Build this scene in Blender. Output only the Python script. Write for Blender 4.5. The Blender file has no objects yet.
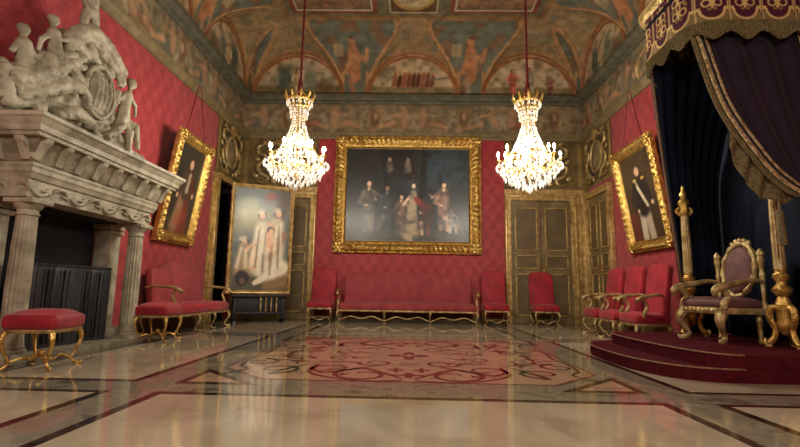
import bpy, bmesh, math, random
import numpy as np
from mathutils import Vector, Matrix, Euler, noise as mnoise
PI = math.pi
random.seed(7)
rng = np.random.default_rng(7)
SC = bpy.context.scene
COL = SC.collection
HW, BY, FY = 4.25, 11.1, -4.0       # half width, back wall, front wall

# ------------------------------------------------------------------ helpers
def lin(c):
    return tuple(((v/255.0)/12.92 if v/255.0 <= .04045 else ((v/255.0+.055)/1.055)**2.4) for v in c)

def link(o, parent=None):
    COL.objects.link(o)
    if parent is not None: o.parent = parent
    return o

def obj(name, bm, mat=None, parent=None, smooth=True, recalc=True):
    if recalc: bmesh.ops.recalc_face_normals(bm, faces=bm.faces[:])
    me = bpy.data.meshes.new(name); bm.to_mesh(me); bm.free()
    if smooth:
        for p in me.polygons: p.use_smooth = True
        try: me.set_sharp_from_angle(angle=math.radians(42))
        except Exception: pass
    if mat: me.materials.append(mat)
    return link(bpy.data.objects.new(name, me), parent)

def thing(name, label, cat, loc=(0,0,0), rz=0, group=None, tilt=0):
    o = bpy.data.objects.new(name, None); COL.objects.link(o)
    o.empty_display_size = .1
    o.location = loc; o.rotation_euler = (tilt, 0, rz)
    tag(o, label, cat, group); return o

def tag(o, label, cat, group=None):
    o['label'] = label; o['category'] = cat
    if group: o['group'] = group
    return o

def struct(o): o['kind'] = 'structure'; return o

def dup(root, loc, rz, label, group=None, scale=None):
    def rec(o, par):
        c = o.copy(); COL.objects.link(c); c.parent = par
        for ch in list(o.children): rec(ch, c)
        return c
    r = rec(root, None); r.location = loc
    r.rotation_euler = (root.rotation_euler[0], 0, rz)
    if scale: r.scale = scale
    r['label'] = label
    if group: r['group'] = group
    return r

def box(bm, c, s, rz=0, bev=0, seg=2):
    m = Matrix.Translation(c) @ Matrix.Rotation(rz, 4, 'Z') @ Matrix.Diagonal((s[0], s[1], s[2], 1))
    r = bmesh.ops.create_cube(bm, size=1, matrix=m)
    if bev:
        es = list({e for v in r['verts'] for e in v.link_edges})
        bmesh.ops.bevel(bm, geom=es, offset=bev, segments=seg, profile=.6, affect='EDGES')

def cr(pts, n=6):
    """Catmull-Rom resample of tuples of any length"""
    P = [np.array(p, float) for p in pts]; P = [2*P[0]-P[1]] + P + [2*P[-1]-P[-2]]
    out = []
    for i in range(1, len(P)-2):
        for k in range(n):
            t = k/n
            out.append(.5*((2*P[i]) + (-P[i-1]+P[i+1])*t + (2*P[i-1]-5*P[i]+4*P[i+1]-P[i+2])*t*t + (-P[i-1]+3*P[i]-3*P[i+1]+P[i+2])*t**3))
    out.append(P[-2]); return out

def tube(bm, pts, r=None, seg=8, n=5, flat=1.0, raw=False):
    """pts: (x,y,z,r) or (x,y,z) with constant r; smooth tube with caps"""
    if r is not None: pts = [tuple(p)+(r,) for p in pts]
    q = [np.array(p, float) for p in pts] if raw or len(pts) < 3 else cr(pts, n)
    rings = []; up = None
    for i, p in enumerate(q):
        a = q[max(i-1, 0)][:3]; b = q[min(i+1, len(q)-1)][:3]
        t = Vector(b-a); t = t.normalized() if t.length > 1e-9 else Vector((0,0,1))
        if up is None: up = t.orthogonal().normalized()
        up = (up - t*up.dot(t)); up = up.normalized() if up.length > 1e-6 else t.orthogonal().normalized()
        s = t.cross(up)
        rings.append([bm.verts.new(Vector(p[:3]) + (up*math.cos(2*PI*k/seg) + s*math.sin(2*PI*k/seg)*flat)*max(p[3], 1e-4)) for k in range(seg)])
    for A, B in zip(rings, rings[1:]):
        for k in range(seg): bm.faces.new((A[k], A[(k+1) % seg], B[(k+1) % seg], B[k]))
    bm.faces.new(rings[0][::-1]); bm.faces.new(rings[-1])

def lathe(bm, prof, c=(0,0,0), seg=20, flute=0, fd=0.0, frange=(0,0)):
    rings = []
    for (r, z) in prof:
        ring = []
        for k in range(seg):
            a = 2*PI*k/seg; rr = r
            if flute and frange[0] <= z <= frange[1]: rr = r*(1 - fd*(.5+.5*math.cos(a*flute)))
            ring.append(bm.verts.new((c[0]+rr*math.cos(a), c[1]+rr*math.sin(a), c[2]+z)))
        rings.append(ring)
    for A, B in zip(rings, rings[1:]):
        for k in range(seg): bm.faces.new((A[k], A[(k+1) % seg], B[(k+1) % seg], B[k]))
    bm.faces.new(rings[0][::-1]); bm.faces.new(rings[-1])

def ell(bm, c, r, rot=None, sub=2):
    m = Matrix.Translation(c)
    if rot: m = m @ Euler(rot).to_matrix().to_4x4()
    m = m @ Matrix.Diagonal((r[0], r[1], r[2], 1))
    bmesh.ops.create_icosphere(bm, subdivisions=sub, radius=1, matrix=m)

def prism(bm, outline, d0, d1, axis='y', bev=0, seg=2):
    """outline of (a,b) extruded along axis from d0 to d1; y: (x,z), z: (x,y), x: (y,z)"""
    def P(a, b, d): return {'y': (a, d, b), 'z': (a, b, d), 'x': (d, a, b)}[axis]
    A = [bm.verts.new(P(a, b, d0)) for a, b in outline]; B = [bm.verts.new(P(a, b, d1)) for a, b in outline]
    n = len(A); f0 = bm.faces.new(A[::-1]); f1 = bm.faces.new(B)
    for k in range(n): bm.faces.new((A[k], A[(k+1) % n], B[(k+1) % n], B[k]))
    if bev:
        es = list(set(f0.edges[:] + f1.edges[:]))
        bmesh.ops.bevel(bm, geom=es, offset=bev, segments=seg, profile=.6, affect='EDGES')

def sweep(bm, path, prof, closed=False, side=1):
    """path of (x,y) corners, prof of (out,z); out is measured to the right of travel when side=1; mitred"""
    n = len(path); rings = []
    for i, p in enumerate(path):
        p = Vector(p)
        d0 = d1 = None
        if i > 0 or closed: d0 = (p - Vector(path[i-1])).normalized()
        if i < n-1 or closed: d1 = (Vector(path[(i+1) % n]) - p).normalized()
        if d0 is None: d0 = d1
        if d1 is None: d1 = d0
        n0 = Vector((d0.y, -d0.x))*side; n1 = Vector((d1.y, -d1.x))*side
        m = (n0+n1); m = m/m.dot(n0) if m.length > 1e-6 else n0
        rings.append([bm.verts.new((p.x+m.x*o, p.y+m.y*o, z)) for o, z in prof])
    L = len(prof); R = rings + ([rings[0]] if closed else [])
    for A, B in zip(R, R[1:]):
        for k in range(L): bm.faces.new((A[k], A[(k+1) % L], B[(k+1) % L], B[k]))
    if not closed:
        bm.faces.new(rings[0][::-1]); bm.faces.new(rings[-1])

def remeshed(name, bm, mat, parent, vox=.03, noise=.012, nscale=9, smooth=2):
    bmesh.ops.recalc_face_normals(bm, faces=bm.faces[:])
    me = bpy.data.meshes.new(name+'_raw'); bm.to_mesh(me); bm.free()
    o = bpy.data.objects.new(name, me); COL.objects.link(o)
    m = o.modifiers.new('r', 'REMESH'); m.mode = 'VOXEL'; m.voxel_size = vox
    s = o.modifiers.new('s', 'SMOOTH'); s.iterations = smooth; s.factor = .5
    dg = bpy.context.evaluated_depsgraph_get()
    me2 = bpy.data.meshes.new_from_object(o.evaluated_get(dg)); me2.name = name
    o.modifiers.clear(); o.data = me2
    if noise:
        for v in me2.vertices:
            p = v.co*nscale
            f = mnoise.noise(p)*1.0 + .5*mnoise.noise(p*2.3)
            v.co += v.normal*noise*f
    for p in me2.polygons: p.use_smooth = True
    me2.materials.clear(); me2.materials.append(mat)
    if parent is not None: o.parent = parent
    return o

def grid(name, W, H, nx, ny, mat, parent=None, fn=None, cols=None, thick=0):
    """grid in local XZ facing -Y; fn(u,v)->xyz overrides; cols = array ny+1,nx+1,3 (sRGB 0..255)"""
    vs = []; 
    for j in range(ny+1):
        for i in range(nx+1):
            u, v = i/nx, j/ny
            vs.append(fn(u, v) if fn else ((u-.5)*W, 0, v*H))
    fs = [(j*(nx+1)+i, j*(nx+1)+i+1, (j+1)*(nx+1)+i+1, (j+1)*(nx+1)+i) for j in range(ny) for i in range(nx)]
    me = bpy.data.meshes.new(name); me.from_pydata(vs, [], fs)
    if cols is not None: paint(me, cols.reshape(-1, 3))
    for p in me.polygons: p.use_smooth = True
    me.materials.append(mat)
    o = link(bpy.data.objects.new(name, me), parent)
    return o

def paint(me, c):
    a = me.color_attributes.new('pigment', 'FLOAT_COLOR', 'POINT')
    c = np.clip(c, 0, 255)/255.0
    l = np.where(c <= .04045, c/12.92, ((c+.055)/1.055)**2.4)
    buf = np.ones((len(l), 4), np.float32); buf[:, :3] = l
    a.data.foreach_set('color', buf.ravel())

# ------------------------------------------------------------------ materials
def nt(name):
    m = bpy.data.materials.new(name); m.use_nodes = True
    n = m.node_tree.nodes; return m, n, m.node_tree.links, n['Principled BSDF']

def mat(name, c, rough=.6, metal=0, c2=None, scale=8, bump=0, bscale=40, spec=.5, detail=4, coat=0, sheen=0, lo=.35, hi=.65):
    m, n, l, b = nt(name)
    b.inputs['Roughness'].default_value = rough; b.inputs['Metallic'].default_value = metal
    b.inputs['Specular IOR Level'].default_value = spec
    b.inputs['Coat Weight'].default_value = coat; b.inputs['Sheen Weight'].default_value = sheen
    tc = n.new('ShaderNodeTexCoord')
    nz = n.new('ShaderNodeTexNoise'); nz.inputs['Scale'].default_value = scale; nz.inputs['Detail'].default_value = detail
    l.new(tc.outputs['Object'], nz.inputs['Vector'])
    rp = n.new('ShaderNodeValToRGB'); rp.color_ramp.elements[0].position = lo; rp.color_ramp.elements[1].position = hi
    if c2 is None: c2 = tuple(v*.8 for v in c)
    rp.color_ramp.elements[0].color = lin(c2)+(1,); rp.color_ramp.elements[1].color = lin(c)+(1,)
    l.new(nz.outputs['Fac'], rp.inputs['Fac']); l.new(rp.outputs['Color'], b.inputs['Base Color'])
    if bump:
        n2 = n.new('ShaderNodeTexNoise'); n2.inputs['Scale'].default_value = bscale; l.new(tc.outputs['Object'], n2.inputs['Vector'])
        bp = n.new('ShaderNodeBump'); bp.inputs['Strength'].default_value = bump; bp.inputs['Distance'].default_value = .02
        l.new(n2.outputs['Fac'], bp.inputs['Height']); l.new(bp.outputs['Normal'], b.inputs['Normal'])
    return m

def pigment(name, rough=.7, spec=.3, var=.25, scale=6, coat=0):
    m, n, l, b = nt(name)
    b.inputs['Roughness'].default_value = rough; b.inputs['Specular IOR Level'].default_value = spec
    b.inputs['Coat Weight'].default_value = coat; b.inputs['Coat Roughness'].default_value = .25
    at = n.new('ShaderNodeAttribute'); at.attribute_name = 'pigment'
    tc = n.new('ShaderNodeTexCoord'); nz = n.new('ShaderNodeTexNoise'); nz.inputs['Scale'].default_value = scale; nz.inputs['Detail'].default_value = 6
    l.new(tc.outputs['Object'], nz.inputs['Vector'])
    mr = n.new('ShaderNodeMapRange'); mr.inputs['From Min'].default_value = .3; mr.inputs['From Max'].default_value = .7
    mr.inputs['To Min'].default_value = 1-var; mr.inputs['To Max'].default_value = 1+var
    l.new(nz.outputs['Fac'], mr.inputs['Value'])
    mx = n.new('ShaderNodeVectorMath'); mx.operation = 'SCALE'
    l.new(at.outputs['Color'], mx.inputs[0]); l.new(mr.outputs['Result'], mx.inputs['Scale']); l.new(mx.outputs['Vector'], b.inputs['Base Color'])
    return m

def damask(name, ca, cb, per=(.44, .62), sheen=.3, rough=.55):
    """woven ogee damask: two tones of one red, period in metres"""
    m, n, l, b = nt(name); b.inputs['Roughness'].default_value = rough; b.inputs['Sheen Weight'].default_value = sheen
    b.inputs['Specular IOR Level'].default_value = .35
    tc = n.new('ShaderNodeTexCoord'); nz = n.new('ShaderNodeTexNoise'); nz.inputs['Scale'].default_value = 11; nz.inputs['Detail'].default_value = 4
    l.new(tc.outputs['Object'], nz.inputs['Vector'])
    sx = n.new('ShaderNodeSeparateXYZ'); l.new(tc.outputs['Object'], sx.inputs[0])
    sn = n.new('ShaderNodeSeparateXYZ'); l.new(nz.outputs['Color'], sn.inputs[0])
    def M(op, a, b_=None, c=None):
        k = n.new('ShaderNodeMath'); k.operation = op
        for i, v in enumerate((a, b_, c)):
            if v is None: continue
            if isinstance(v, (int, float)): k.inputs[i].default_value = v
            else: l.new(v, k.inputs[i])
        return k.outputs[0]
    h = M('ADD', sx.outputs['X'], sx.outputs['Y'])
    u = M('MULTIPLY', M('ADD', h, M('MULTIPLY', sn.outputs[0], .22)), 2*PI/per[0])
    v = M('MULTIPLY', M('ADD', sx.outputs['Z'], M('MULTIPLY', sn.outputs[1], .22)), 2*PI/per[1])
    cu, cv = M('COSINE', u), M('COSINE', v)
    f1 = M('MULTIPLY', cu, cv)
    f2 = M('MULTIPLY', M('SINE', M('MULTIPLY', u, 3.0)), M('SINE', M('MULTIPLY', v, 2.0)))
    f = M('ADD', f1, M('MULTIPLY', f2, .55))
    rp = n.new('ShaderNodeValToRGB'); rp.color_ramp.elements[0].position = .36; rp.color_ramp.elements[1].position = .66
    rp.color_ramp.elements[0].color = lin(ca)+(1,); rp.color_ramp.elements[1].color = lin(cb)+(1,)
    l.new(M('ADD', M('MULTIPLY', f, .5), .5), rp.inputs['Fac']); l.new(rp.outputs['Color'], b.inputs['Base Color'])
    return m

def marble(name, c1, c2, rough=.12, scale=2.5, vein=None):
    m, n, l, b = nt(name); b.inputs['Roughness'].default_value = rough; b.inputs['Specular IOR Level'].default_value = .62
    tc = n.new('ShaderNodeTexCoord'); nz = n.new('ShaderNodeTexNoise'); nz.inputs['Scale'].default_value = scale
    nz.inputs['Detail'].default_value = 8; nz.inputs['Distortion'].default_value = 1.2; l.new(tc.outputs['Object'], nz.inputs['Vector'])
    rp = n.new('ShaderNodeValToRGB'); rp.color_ramp.elements[0].position = .35; rp.color_ramp.elements[1].position = .62
    rp.color_ramp.elements[0].color = lin(c2)+(1,); rp.color_ramp.elements[1].color = lin(c1)+(1,)
    if vein:
        e = rp.color_ramp.elements.new(.47); e.color = lin(vein)+(1,)
    l.new(nz.outputs['Fac'], rp.inputs['Fac']); l.new(rp.outputs['Color'], b.inputs['Base Color'])
    n2 = n.new('ShaderNodeTexNoise'); n2.inputs['Scale'].default_value = 3.0; l.new(tc.outputs['Object'], n2.inputs['Vector'])
    mr = n.new('ShaderNodeMapRange'); mr.inputs['To Min'].default_value = rough*.6; mr.inputs['To Max'].default_value = rough*1.5
    l.new(n2.outputs['Fac'], mr.inputs['Value']); l.new(mr.outputs['Result'], b.inputs['Roughness'])
    return m

def emit(name, c, s):
    m, n, l, b = nt(name); b.inputs['Base Color'].default_value = lin(c)+(1,)
    b.inputs['Emission Color'].default_value = lin(c)+(1,); b.inputs['Emission Strength'].default_value = s; return m

M = dict(
 gold=mat('gilding', (232,196,112), .30, .8, (168,130,62), 14, .5, 60),
 gold_old=mat('old_gilding', (200,174,114), .4, .6, (128,104,60), 12, .5, 50),
 gold_pale=mat('pale_gilding', (206,182,128), .42, .5, (140,114,66), 10, .4, 50),
 red=damask('red_damask_wall', (148,40,47), (168,54,57), (.30,.44)),
 velvet=mat('crimson_upholstery', (170,30,46), .62, 0, (136,20,36), 7, .15, 60, .4, sheen=.15),
 velvet_b=mat('faded_crimson_upholstery', (160,60,64), .65, 0, (140,48,54), 5, .15, 60, .35, sheen=.15),
 stone=mat('carved_grey_marble', (182,174,150), .55, 0, (132,124,102), 5, .35, 30, .35, 6),
 stone_d=mat('weathered_grey_marble', (152,143,120), .6, 0, (104,97,78), 6, .4, 28, .3, 6),
 black=mat('black_iron', (26,28,34), .5, 0, (16,18,24), 8),
 soot=mat('sooted_brick', (20,22,30), .9, 0, (10,11,16), 6, .3, 20),
 screen=mat('dark_screen_panel', (48,50,54), .45, 0, (32,34,40), 8),
 slate=mat('slate_cornice', (96,92,72), .7, 0, (72,70,56), 6),
 olive=mat('olive_moulding', (132,116,80), .6, 0, (104,90,60), 7),
 door=mat('olive_gilt_door', (136,118,80), .45, .15, (104,86,54), 5),
 doorp=mat('olive_door_panel', (112,94,62), .5, .1, (92,76,50), 5),
 doorm=mat('door_gilt_moulding', (214,184,122), .38, .5, (158,126,70), 9),
 overdoor=mat('painted_overdoor', (144,126,92), .65, 0, (104,88,60), 4, 0, 40, .3, 6),
 dark=mat('dark_wood', (34,27,24), .5, 0, (22,18,16), 8),
 carpet=mat('maroon_carpet', (86,22,30), .9, 0, (68,16,24), 18, .3, 160, .1),
 trimc=mat('carpet_edge_braid', (150,116,84), .7, 0, (120,88,62), 30),
 navy=mat('navy_velvet', (12,22,42), .8, 0, (9,13,30), 4, .2, 50, .2),
 purple=mat('purple_velvet', (34,15,32), .75, 0, (22,10,23), 4, .25, 40, .25, sheen=.08),
 fringe=mat('olive_silk_fringe', (122,106,66), .6, 0, (78,68,44), 40, .5, 120, .3),
 braid=mat('gold_braid', (206,186,140), .5, .3, (126,102,60), 30, .4, 90),
 throne_v=mat('faded_mauve_upholstery', (112,70,66), .7, 0, (84,50,48), 9, .2, 40),
 rope=mat('crimson_cord', (120,18,34), .6, 0, (84,10,24), 30, .4, 80),
 art=pigment('oil_paint', .38, .5, .12, 9, .25), fresco=pigment('fresco_paint', .85, .2, .3, 5),
 brocade=pigment('embroidered_velvet', .6, .3, .15, 14),
 # floor
 f_tan=marble('tan_marble', (186,172,146), (160,145,120), .06, 1.6, (174,160,134)),
 f_grey=marble('grey_green_marble', (128,120,102), (98,94,80), .06, 3.2, (138,130,110)),
 f_dark=marble('dark_brown_marble', (44,34,28), (26,21,18), .08, 4, (66,44,34)),
 f_pink=marble('rose_marble', (174,142,114), (150,120,96), .06, 3, (180,148,120)),
 f_rust=marble('rust_red_marble', (112,52,44), (88,40,34), .09, 5),
 f_green=marble('dark_green_marble', (58,50,38), (42,38,30), .09, 5),
 candle=mat('ivory_candle', (240,228,196), .5, 0, (230,214,178), 5),
 bulb=emit('lit_bulb', (255,232,190), 60),
)
# crystal: bright cut glass, lets the bulbs' light through
m, n, l, b = nt('cut_crystal')
b.inputs['Base Color'].default_value = (.95,.93,.88,1); b.inputs['Roughness'].default_value = .12
b.inputs['Specular IOR Level'].default_value = 1.0; b.inputs['Transmission Weight'].default_value = .25
tl = n.new('ShaderNodeBsdfTranslucent'); tl.inputs['Color'].default_value = (.95,.93,.88,1)
mx = n.new('ShaderNodeMixShader'); mx.inputs[0].default_value = .4
l.new(b.outputs[0], mx.inputs[1]); l.new(tl.outputs[0], mx.inputs[2]); l.new(mx.outputs[0], n['Material Output'].inputs['Surface'])
M['crystal'] = m

# ------------------------------------------------------------------ painter
class Canvas:
    """colours laid on a point lattice; coordinates in metres, origin lower left"""
    def __init__(s, W, H, nx, ny, base):
        s.W, s.H, s.nx, s.ny = W, H, nx, ny
        s.x, s.y = np.meshgrid(np.linspace(0, W, nx+1), np.linspace(0, H, ny+1))
        s.a = np.zeros((ny+1, nx+1, 3)); s.a[:] = base
    def noise(s, cell, seed=0):
        r = np.random.default_rng(seed); gx, gy = int(s.W/cell)+3, int(s.H/cell)+3
        g = r.random((gy, gx)); fx, fy = s.x/cell, s.y/cell
        ix, iy = fx.astype(int), fy.astype(int); tx, ty = fx-ix, fy-iy
        tx, ty = tx*tx*(3-2*tx), ty*ty*(3-2*ty)
        return (g[iy, ix]*(1-tx)+g[iy, ix+1]*tx)*(1-ty)+(g[iy+1, ix]*(1-tx)+g[iy+1, ix+1]*tx)*ty
    def mix(s, m, c, a=1):
        m = np.clip(m, 0, 1)[..., None]*a; s.a = s.a*(1-m)+np.array(c, float)*m
    def mottle(s, cell, c, a=.5, seed=1, lo=.4, hi=.7):
        s.mix((s.noise(cell, seed)-lo)/(hi-lo), c, a)
    def ell(s, cx, cy, rx, ry, c, ang=0, soft=.25, a=1):
        dx, dy = s.x-cx, s.y-cy; ca, sa = math.cos(ang), math.sin(ang)
        d = np.sqrt(((dx*ca+dy*sa)/rx)**2+((-dx*sa+dy*ca)/ry)**2)
        s.mix((1+soft-d)/(2*soft), c, a)
    def cap(s, x0, y0, x1, y1, r0, r1, c, soft=.3, a=1):
        vx, vy = x1-x0, y1-y0; L = vx*vx+vy*vy+1e-9
        t = np.clip(((s.x-x0)*vx+(s.y-y0)*vy)/L, 0, 1); r = r0+(r1-r0)*t
        d = np.hypot(s.x-x0-t*vx, s.y-y0-t*vy)/r
        s.mix((1+soft-d)/(2*soft), c, a)
    def rect(s, x0, y0, x1, y1, c, a=1, soft=.008):
        m = np.minimum(np.minimum(s.x-x0, x1-s.x), np.minimum(s.y-y0, y1-s.y))/soft+.5
        s.mix(m, c, a)
    def arc(s, cx, cy, r, w, c, a0=0, a1=2*PI, ry=None, a=1):
        ry = ry or r; d = np.abs(np.hypot((s.x-cx)/r, (s.y-cy)/ry)-1)*r
        th = np.mod(np.arctan2((s.y-cy)/ry, (s.x-cx)/r), 2*PI)
        s.mix(np.where((th >= a0) & (th <= a1), (w-d)/(w*.5), 0), c, a)

SKIN, PALE = (196,140,100), (214,186,158)
def person_fig(cv, x, y, h, cloth=(110,60,40), skin=SKIN, hair=(50,32,22), lean=0, seated=False, arm=1, cloth2=None):
    """one painted figure standing or seated at x,y with height h"""
    cloth2 = cloth2 or tuple(min(255, v*1.35) for v in cloth)
    hx = x+lean*h
    if seated:
        cv.cap(x, y+.42*h, x+arm*.22*h, y+.36*h, .11*h, .09*h, cloth); cv.cap(x+arm*.22*h, y+.36*h, x+arm*.2*h, y+.02*h, .07*h, .05*h, skin)
        cv.cap(x-.05*h, y+.4*h, x-.02*h, y+.05*h, .09*h, .06*h, cloth2); ty = .62
    else:
        cv.cap(x-.05*h, y+.02*h, x-.03*h, y+.45*h, .05*h, .09*h, cloth); cv.cap(x+.07*h, y+.02*h, x+.04*h, y+.45*h, .05*h, .09*h, cloth2); ty = .6
    cv.cap(x, y+.42*h, hx, y+.75*h, .125*h, .115*h, cloth, .2)
    cv.cap(x+.02*h, y+.45*h, hx+.02*h, y+.72*h, .035*h, .04*h, cloth2, .5, .7)
    cv.cap(hx-.1*h, y+.74*h, hx-.18*h, y+.56*h, .045*h, .035*h, cloth2); cv.cap(hx-.18*h, y+.56*h, hx-.08*h, y+.51*h, .035*h, .03*h, cloth2); cv.ell(hx-.04*h, y+.5*h, .03*h, .024*h, skin)
    cv.cap(hx+.1*h*arm, y+.75*h, hx+.24*h*arm, y+.66*h, .045*h, .035*h, cloth2); cv.cap(hx+.24*h*arm, y+.66*h, hx+.28*h*arm, y+(.56 if arm > 0 else .72)*h, .028*h, .02*h, skin)
    cv.cap(hx, y+.8*h, hx, y+.87*h, .028*h, .028*h, skin)
    cv.ell(hx-.005*h, y+.925*h, .06*h, .072*h, hair); cv.ell(hx+.008*h, y+.91*h, .043*h, .055*h, skin)

# ------------------------------------------------------------------ camera
cam = bpy.data.cameras.new('camera'); cam.sensor_width = 36; cam.lens = 460/800*36; cam.clip_start = .05
co = link(bpy.data.objects.new('camera', cam)); co.location = (0, 0, .75)
R = Matrix.Rotation(math.radians(1.35), 4, 'Z') @ Matrix.Rotation(PI/2+math.atan(66/460), 4, 'X') @ Matrix.Rotation(math.radians(1.0), 4, 'Z')
co.rotation_euler = R.to_euler(); SC.camera = co

# ------------------------------------------------------------------ floor
def floor_build():
    bm = bmesh.new(); mats = ['f_grey','f_tan','f_dark','f_pink','f_rust','f_green']
    idx = {k: i for i, k in enumerate(mats)}; lay = [0]
    def poly(pts, k, z):
        f = bm.faces.new([bm.verts.new((x, y, z)) for x, y in pts]); f.material_index = idx[k]
    def rect(x0, y0, x1, y1, k, z): poly([(x0,y0),(x1,y0),(x1,y1),(x0,y1)], k, z)
    def field(x0, y0, x1, y1, b=.06, z=.0006):
        rect(x0, y0, x1, y1, 'f_dark', z); rect(x0+b, y0+b, x1-b, y1-b, 'f_tan', z+.0005)
    rect(-HW, FY, HW, BY, 'f_grey', 0)
    field(-1.8, -.3, 1.8, 3.38, .075); field(-3.5, -.3, -2.12, 3.38, .07); field(2.12, -.3, 3.5, 3.38, .07)
    field(-3.5, 3.7, -2.12, 7.3, .07); field(2.12, 3.7, 3.5, 7.3, .07)
    field(-1.8, -3.7, 1.8, -.65); field(-3.5, -3.7, -2.12, -.65); field(2.12, -3.7, 3.5, -.65)
    field(-1.8, 7.62, 1.8, 10.75, .07); field(-3.5, 7.62, -2.12, 10.75, .07); field(2.12, 7.62, 3.5, 10.75, .07)
    # corner triangles of the middle square
    for sx in (-1, 1):
        for (yc, sy) in ((3.67, 1), (7.32, -1)):
            def T(o, L, k, z):
                poly([(sx*(1.82-o), yc+sy*o), (sx*(1.82-o-L), yc+sy*o), (sx*(1.82-o), yc+sy*(o+L))], k, z)
            T(0, .66, 'f_dark', .0006); T(.07, .42, 'f_pink', .0011)
    # central inlay
    def oct_(a, y0, y1, c, k, z): poly([(-a+c, y0), (a-c, y0), (a, y0+c), (a, y1-c), (a-c, y1), (-a+c, y1), (-a, y1-c), (-a, y0+c)], k, z)
    oct_(1.72, 3.9, 7.0, .5, 'f_rust', .0004); oct_(1.69, 3.93, 6.97, .49, 'f_pink', .0008)
    def ribbon(pts, w, k, z, n=8):
        q = cr([(a, b, ww) for a, b, ww in [(p+(w,))[:3] for p in pts]], n); L = []
        for i, p in enumerate(q):
            a, b = q[max(i-1,0)], q[min(i+1,len(q)-1)]; t = np.array((b-a)[:2]); t = t/(np.linalg.norm(t)+1e-9)
            nrm = np.array((-t[1], t[0]))*p[2]/2
            L.append((bm.verts.new((p[0]+nrm[0], p[1]+nrm[1], z)), bm.verts.new((p[0]-nrm[0], p[1]-nrm[1], z))))
        for A, B in zip(L, L[1:]):
            bm.faces.new((A[0], A[1], B[1], B[0])).material_index = idx[k]
    def volute(cx, cy, r, turns, ph, d, w, k, z, tail=None):
        pts = [(cx+r*(1-.72*t)*math.cos(ph+d*turns*2*PI*t), cy+r*(1-.72*t)*math.sin(ph+d*turns*2*PI*t), w*(1-.5*t)) for t in np.linspace(0, 1, 16)]
        if tail: pts = [tail+(w*.5,)] + pts
        ribbon(pts, w, k, z, 4)
    def blob(cx, cy, rx, ry, k, z, lob=4, ph=0):
        poly([(cx+rx*(.68+.32*math.cos(lob*a+ph))*math.cos(a), cy+ry*(.68+.32*math.cos(lob*a+ph))*math.sin(a)) for a in np.linspace(0, 2*PI, 33)[:-1]], k, z)
    zr = .0016; yc = 5.43
    for sx in (-1, 1):
        for sy in (-1, 1):
            def P(x, y): return (sx*x, yc+sy*y)
            # broad volutes nearest the long edges
            c = P(.40, 1.22); volute(c[0], c[1], .30, 1.15, -PI/2*sy if sx > 0 else -PI/2*sy, sx*sy, .062, 'f_rust', zr, P(.05, 1.38))
            c = P(.72, .92); volute(c[0], c[1], .22, 1.1, PI/2*sy, -sx*sy, .055, 'f_rust', zr, P(.3, .72))
            c = P(.34, .55); volute(c[0], c[1], .19, 1.2, 0 if sx > 0 else PI, sy*sx, .05, 'f_rust', zr, P(.8, .5))
            c = P(.74, .26); volute(c[0], c[1], .16, 1.1, PI if sx > 0 else 0, sy*sx, .045, 'f_rust', zr, P(.4, .12))
            ribbon([P(.06, 1.45), P(.3, 1.5), P(.62, 1.42), P(.9, 1.15), P(.9, .7)], .045, 'f_rust', zr)
            # side scrolls lying on the grey ground
            c = P(1.22, 1.02); volute(c[0], c[1], .22, 1.15, PI/2*sy, sx*sy, .055, 'f_green', zr, P(1.0, .7))
            c = P(1.5, .62); volute(c[0], c[1], .19, 1.1, -PI/2*sy, -sx*sy, .05, 'f_green', zr, P(1.15, .5))
            c = P(1.2, .3); volute(c[0], c[1], .15, 1.1, 0, sx*sy, .045, 'f_rust', zr, P(1.6, .2))
            blob(*P(1.12, .55), .11, .16, 'f_rust', .0012, 4); blob(*P(1.35, .12), .1, .14, 'f_rust', .0012, 4)
            blob(*P(.12, .95), .08, .12, 'f_rust', zr, 4); blob(*P(.58, 1.22), .05, .07, 'f_rust', zr, 3)
            ribbon([P(1.62, 1.35), P(1.5, 1.05), P(1.62, .85), P(1.66, .4), P(1.62, 0)], .035, 'f_green', zr)
    blob(0, yc, .24, .30, 'f_rust', zr, 4); blob(0, yc, .1, .13, 'f_pink', zr+.0005, 4)
    blob(0, yc+1.2, .16, .12, 'f_rust', zr, 3, 0); blob(0, yc-1.22, .16, .12, 'f_rust', zr, 4, 0)
    me = bpy.data.meshes.new('floor'); bmesh.ops.recalc_face_normals(bm, faces=bm.faces[:])
    for f in bm.faces:
        if f.normal.z < 0: f.normal_flip()
    # slab underneath
    box(bm, (0, (FY+BY)/2, -.06), (2*HW, BY-FY, .1))
    bm.to_mesh(me); bm.free()
    for k in mats: me.materials.append(M[k])
    struct(link(bpy.data.objects.new('floor', me)))
floor_build()

# ------------------------------------------------------------------ walls
ZT = 5.5
def wbox(name, x0, x1, y0, y1, z0, z1, m, parent=None):
    bm = bmesh.new(); box(bm, ((x0+x1)/2, (y0+y1)/2, (z0+z1)/2), (x1-x0, y1-y0, z1-z0)); return obj(name, bm, m, parent, False)
TH = .12; ZW = 7.2
wb = struct(wbox('wall_back', -HW, HW, BY, BY+TH, 0, ZW, M['red']))
wr = struct(wbox('wall_right', HW, HW+TH, FY, BY+TH, 0, ZW, M['red']))
bm = bmesh.new()     # left wall with a doorway y 9.75..10.85
for (a, b_, c, d) in ((FY, 9.78, 0, ZW), (9.78, 10.86, 3.12, ZW), (10.86, BY+TH, 0, ZW)):
    box(bm, (-HW-TH/2, (a+b_)/2, (c+d)/2), (TH, b_-a, d-c))
wl = struct(obj('wall_left', bm, M['red'], None, False))
wf = struct(wbox('wall_front', -HW, HW, FY-TH, FY, 0, ZW, M['red']))
bm = bmesh.new()     # dark passage beyond the left doorway
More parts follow.
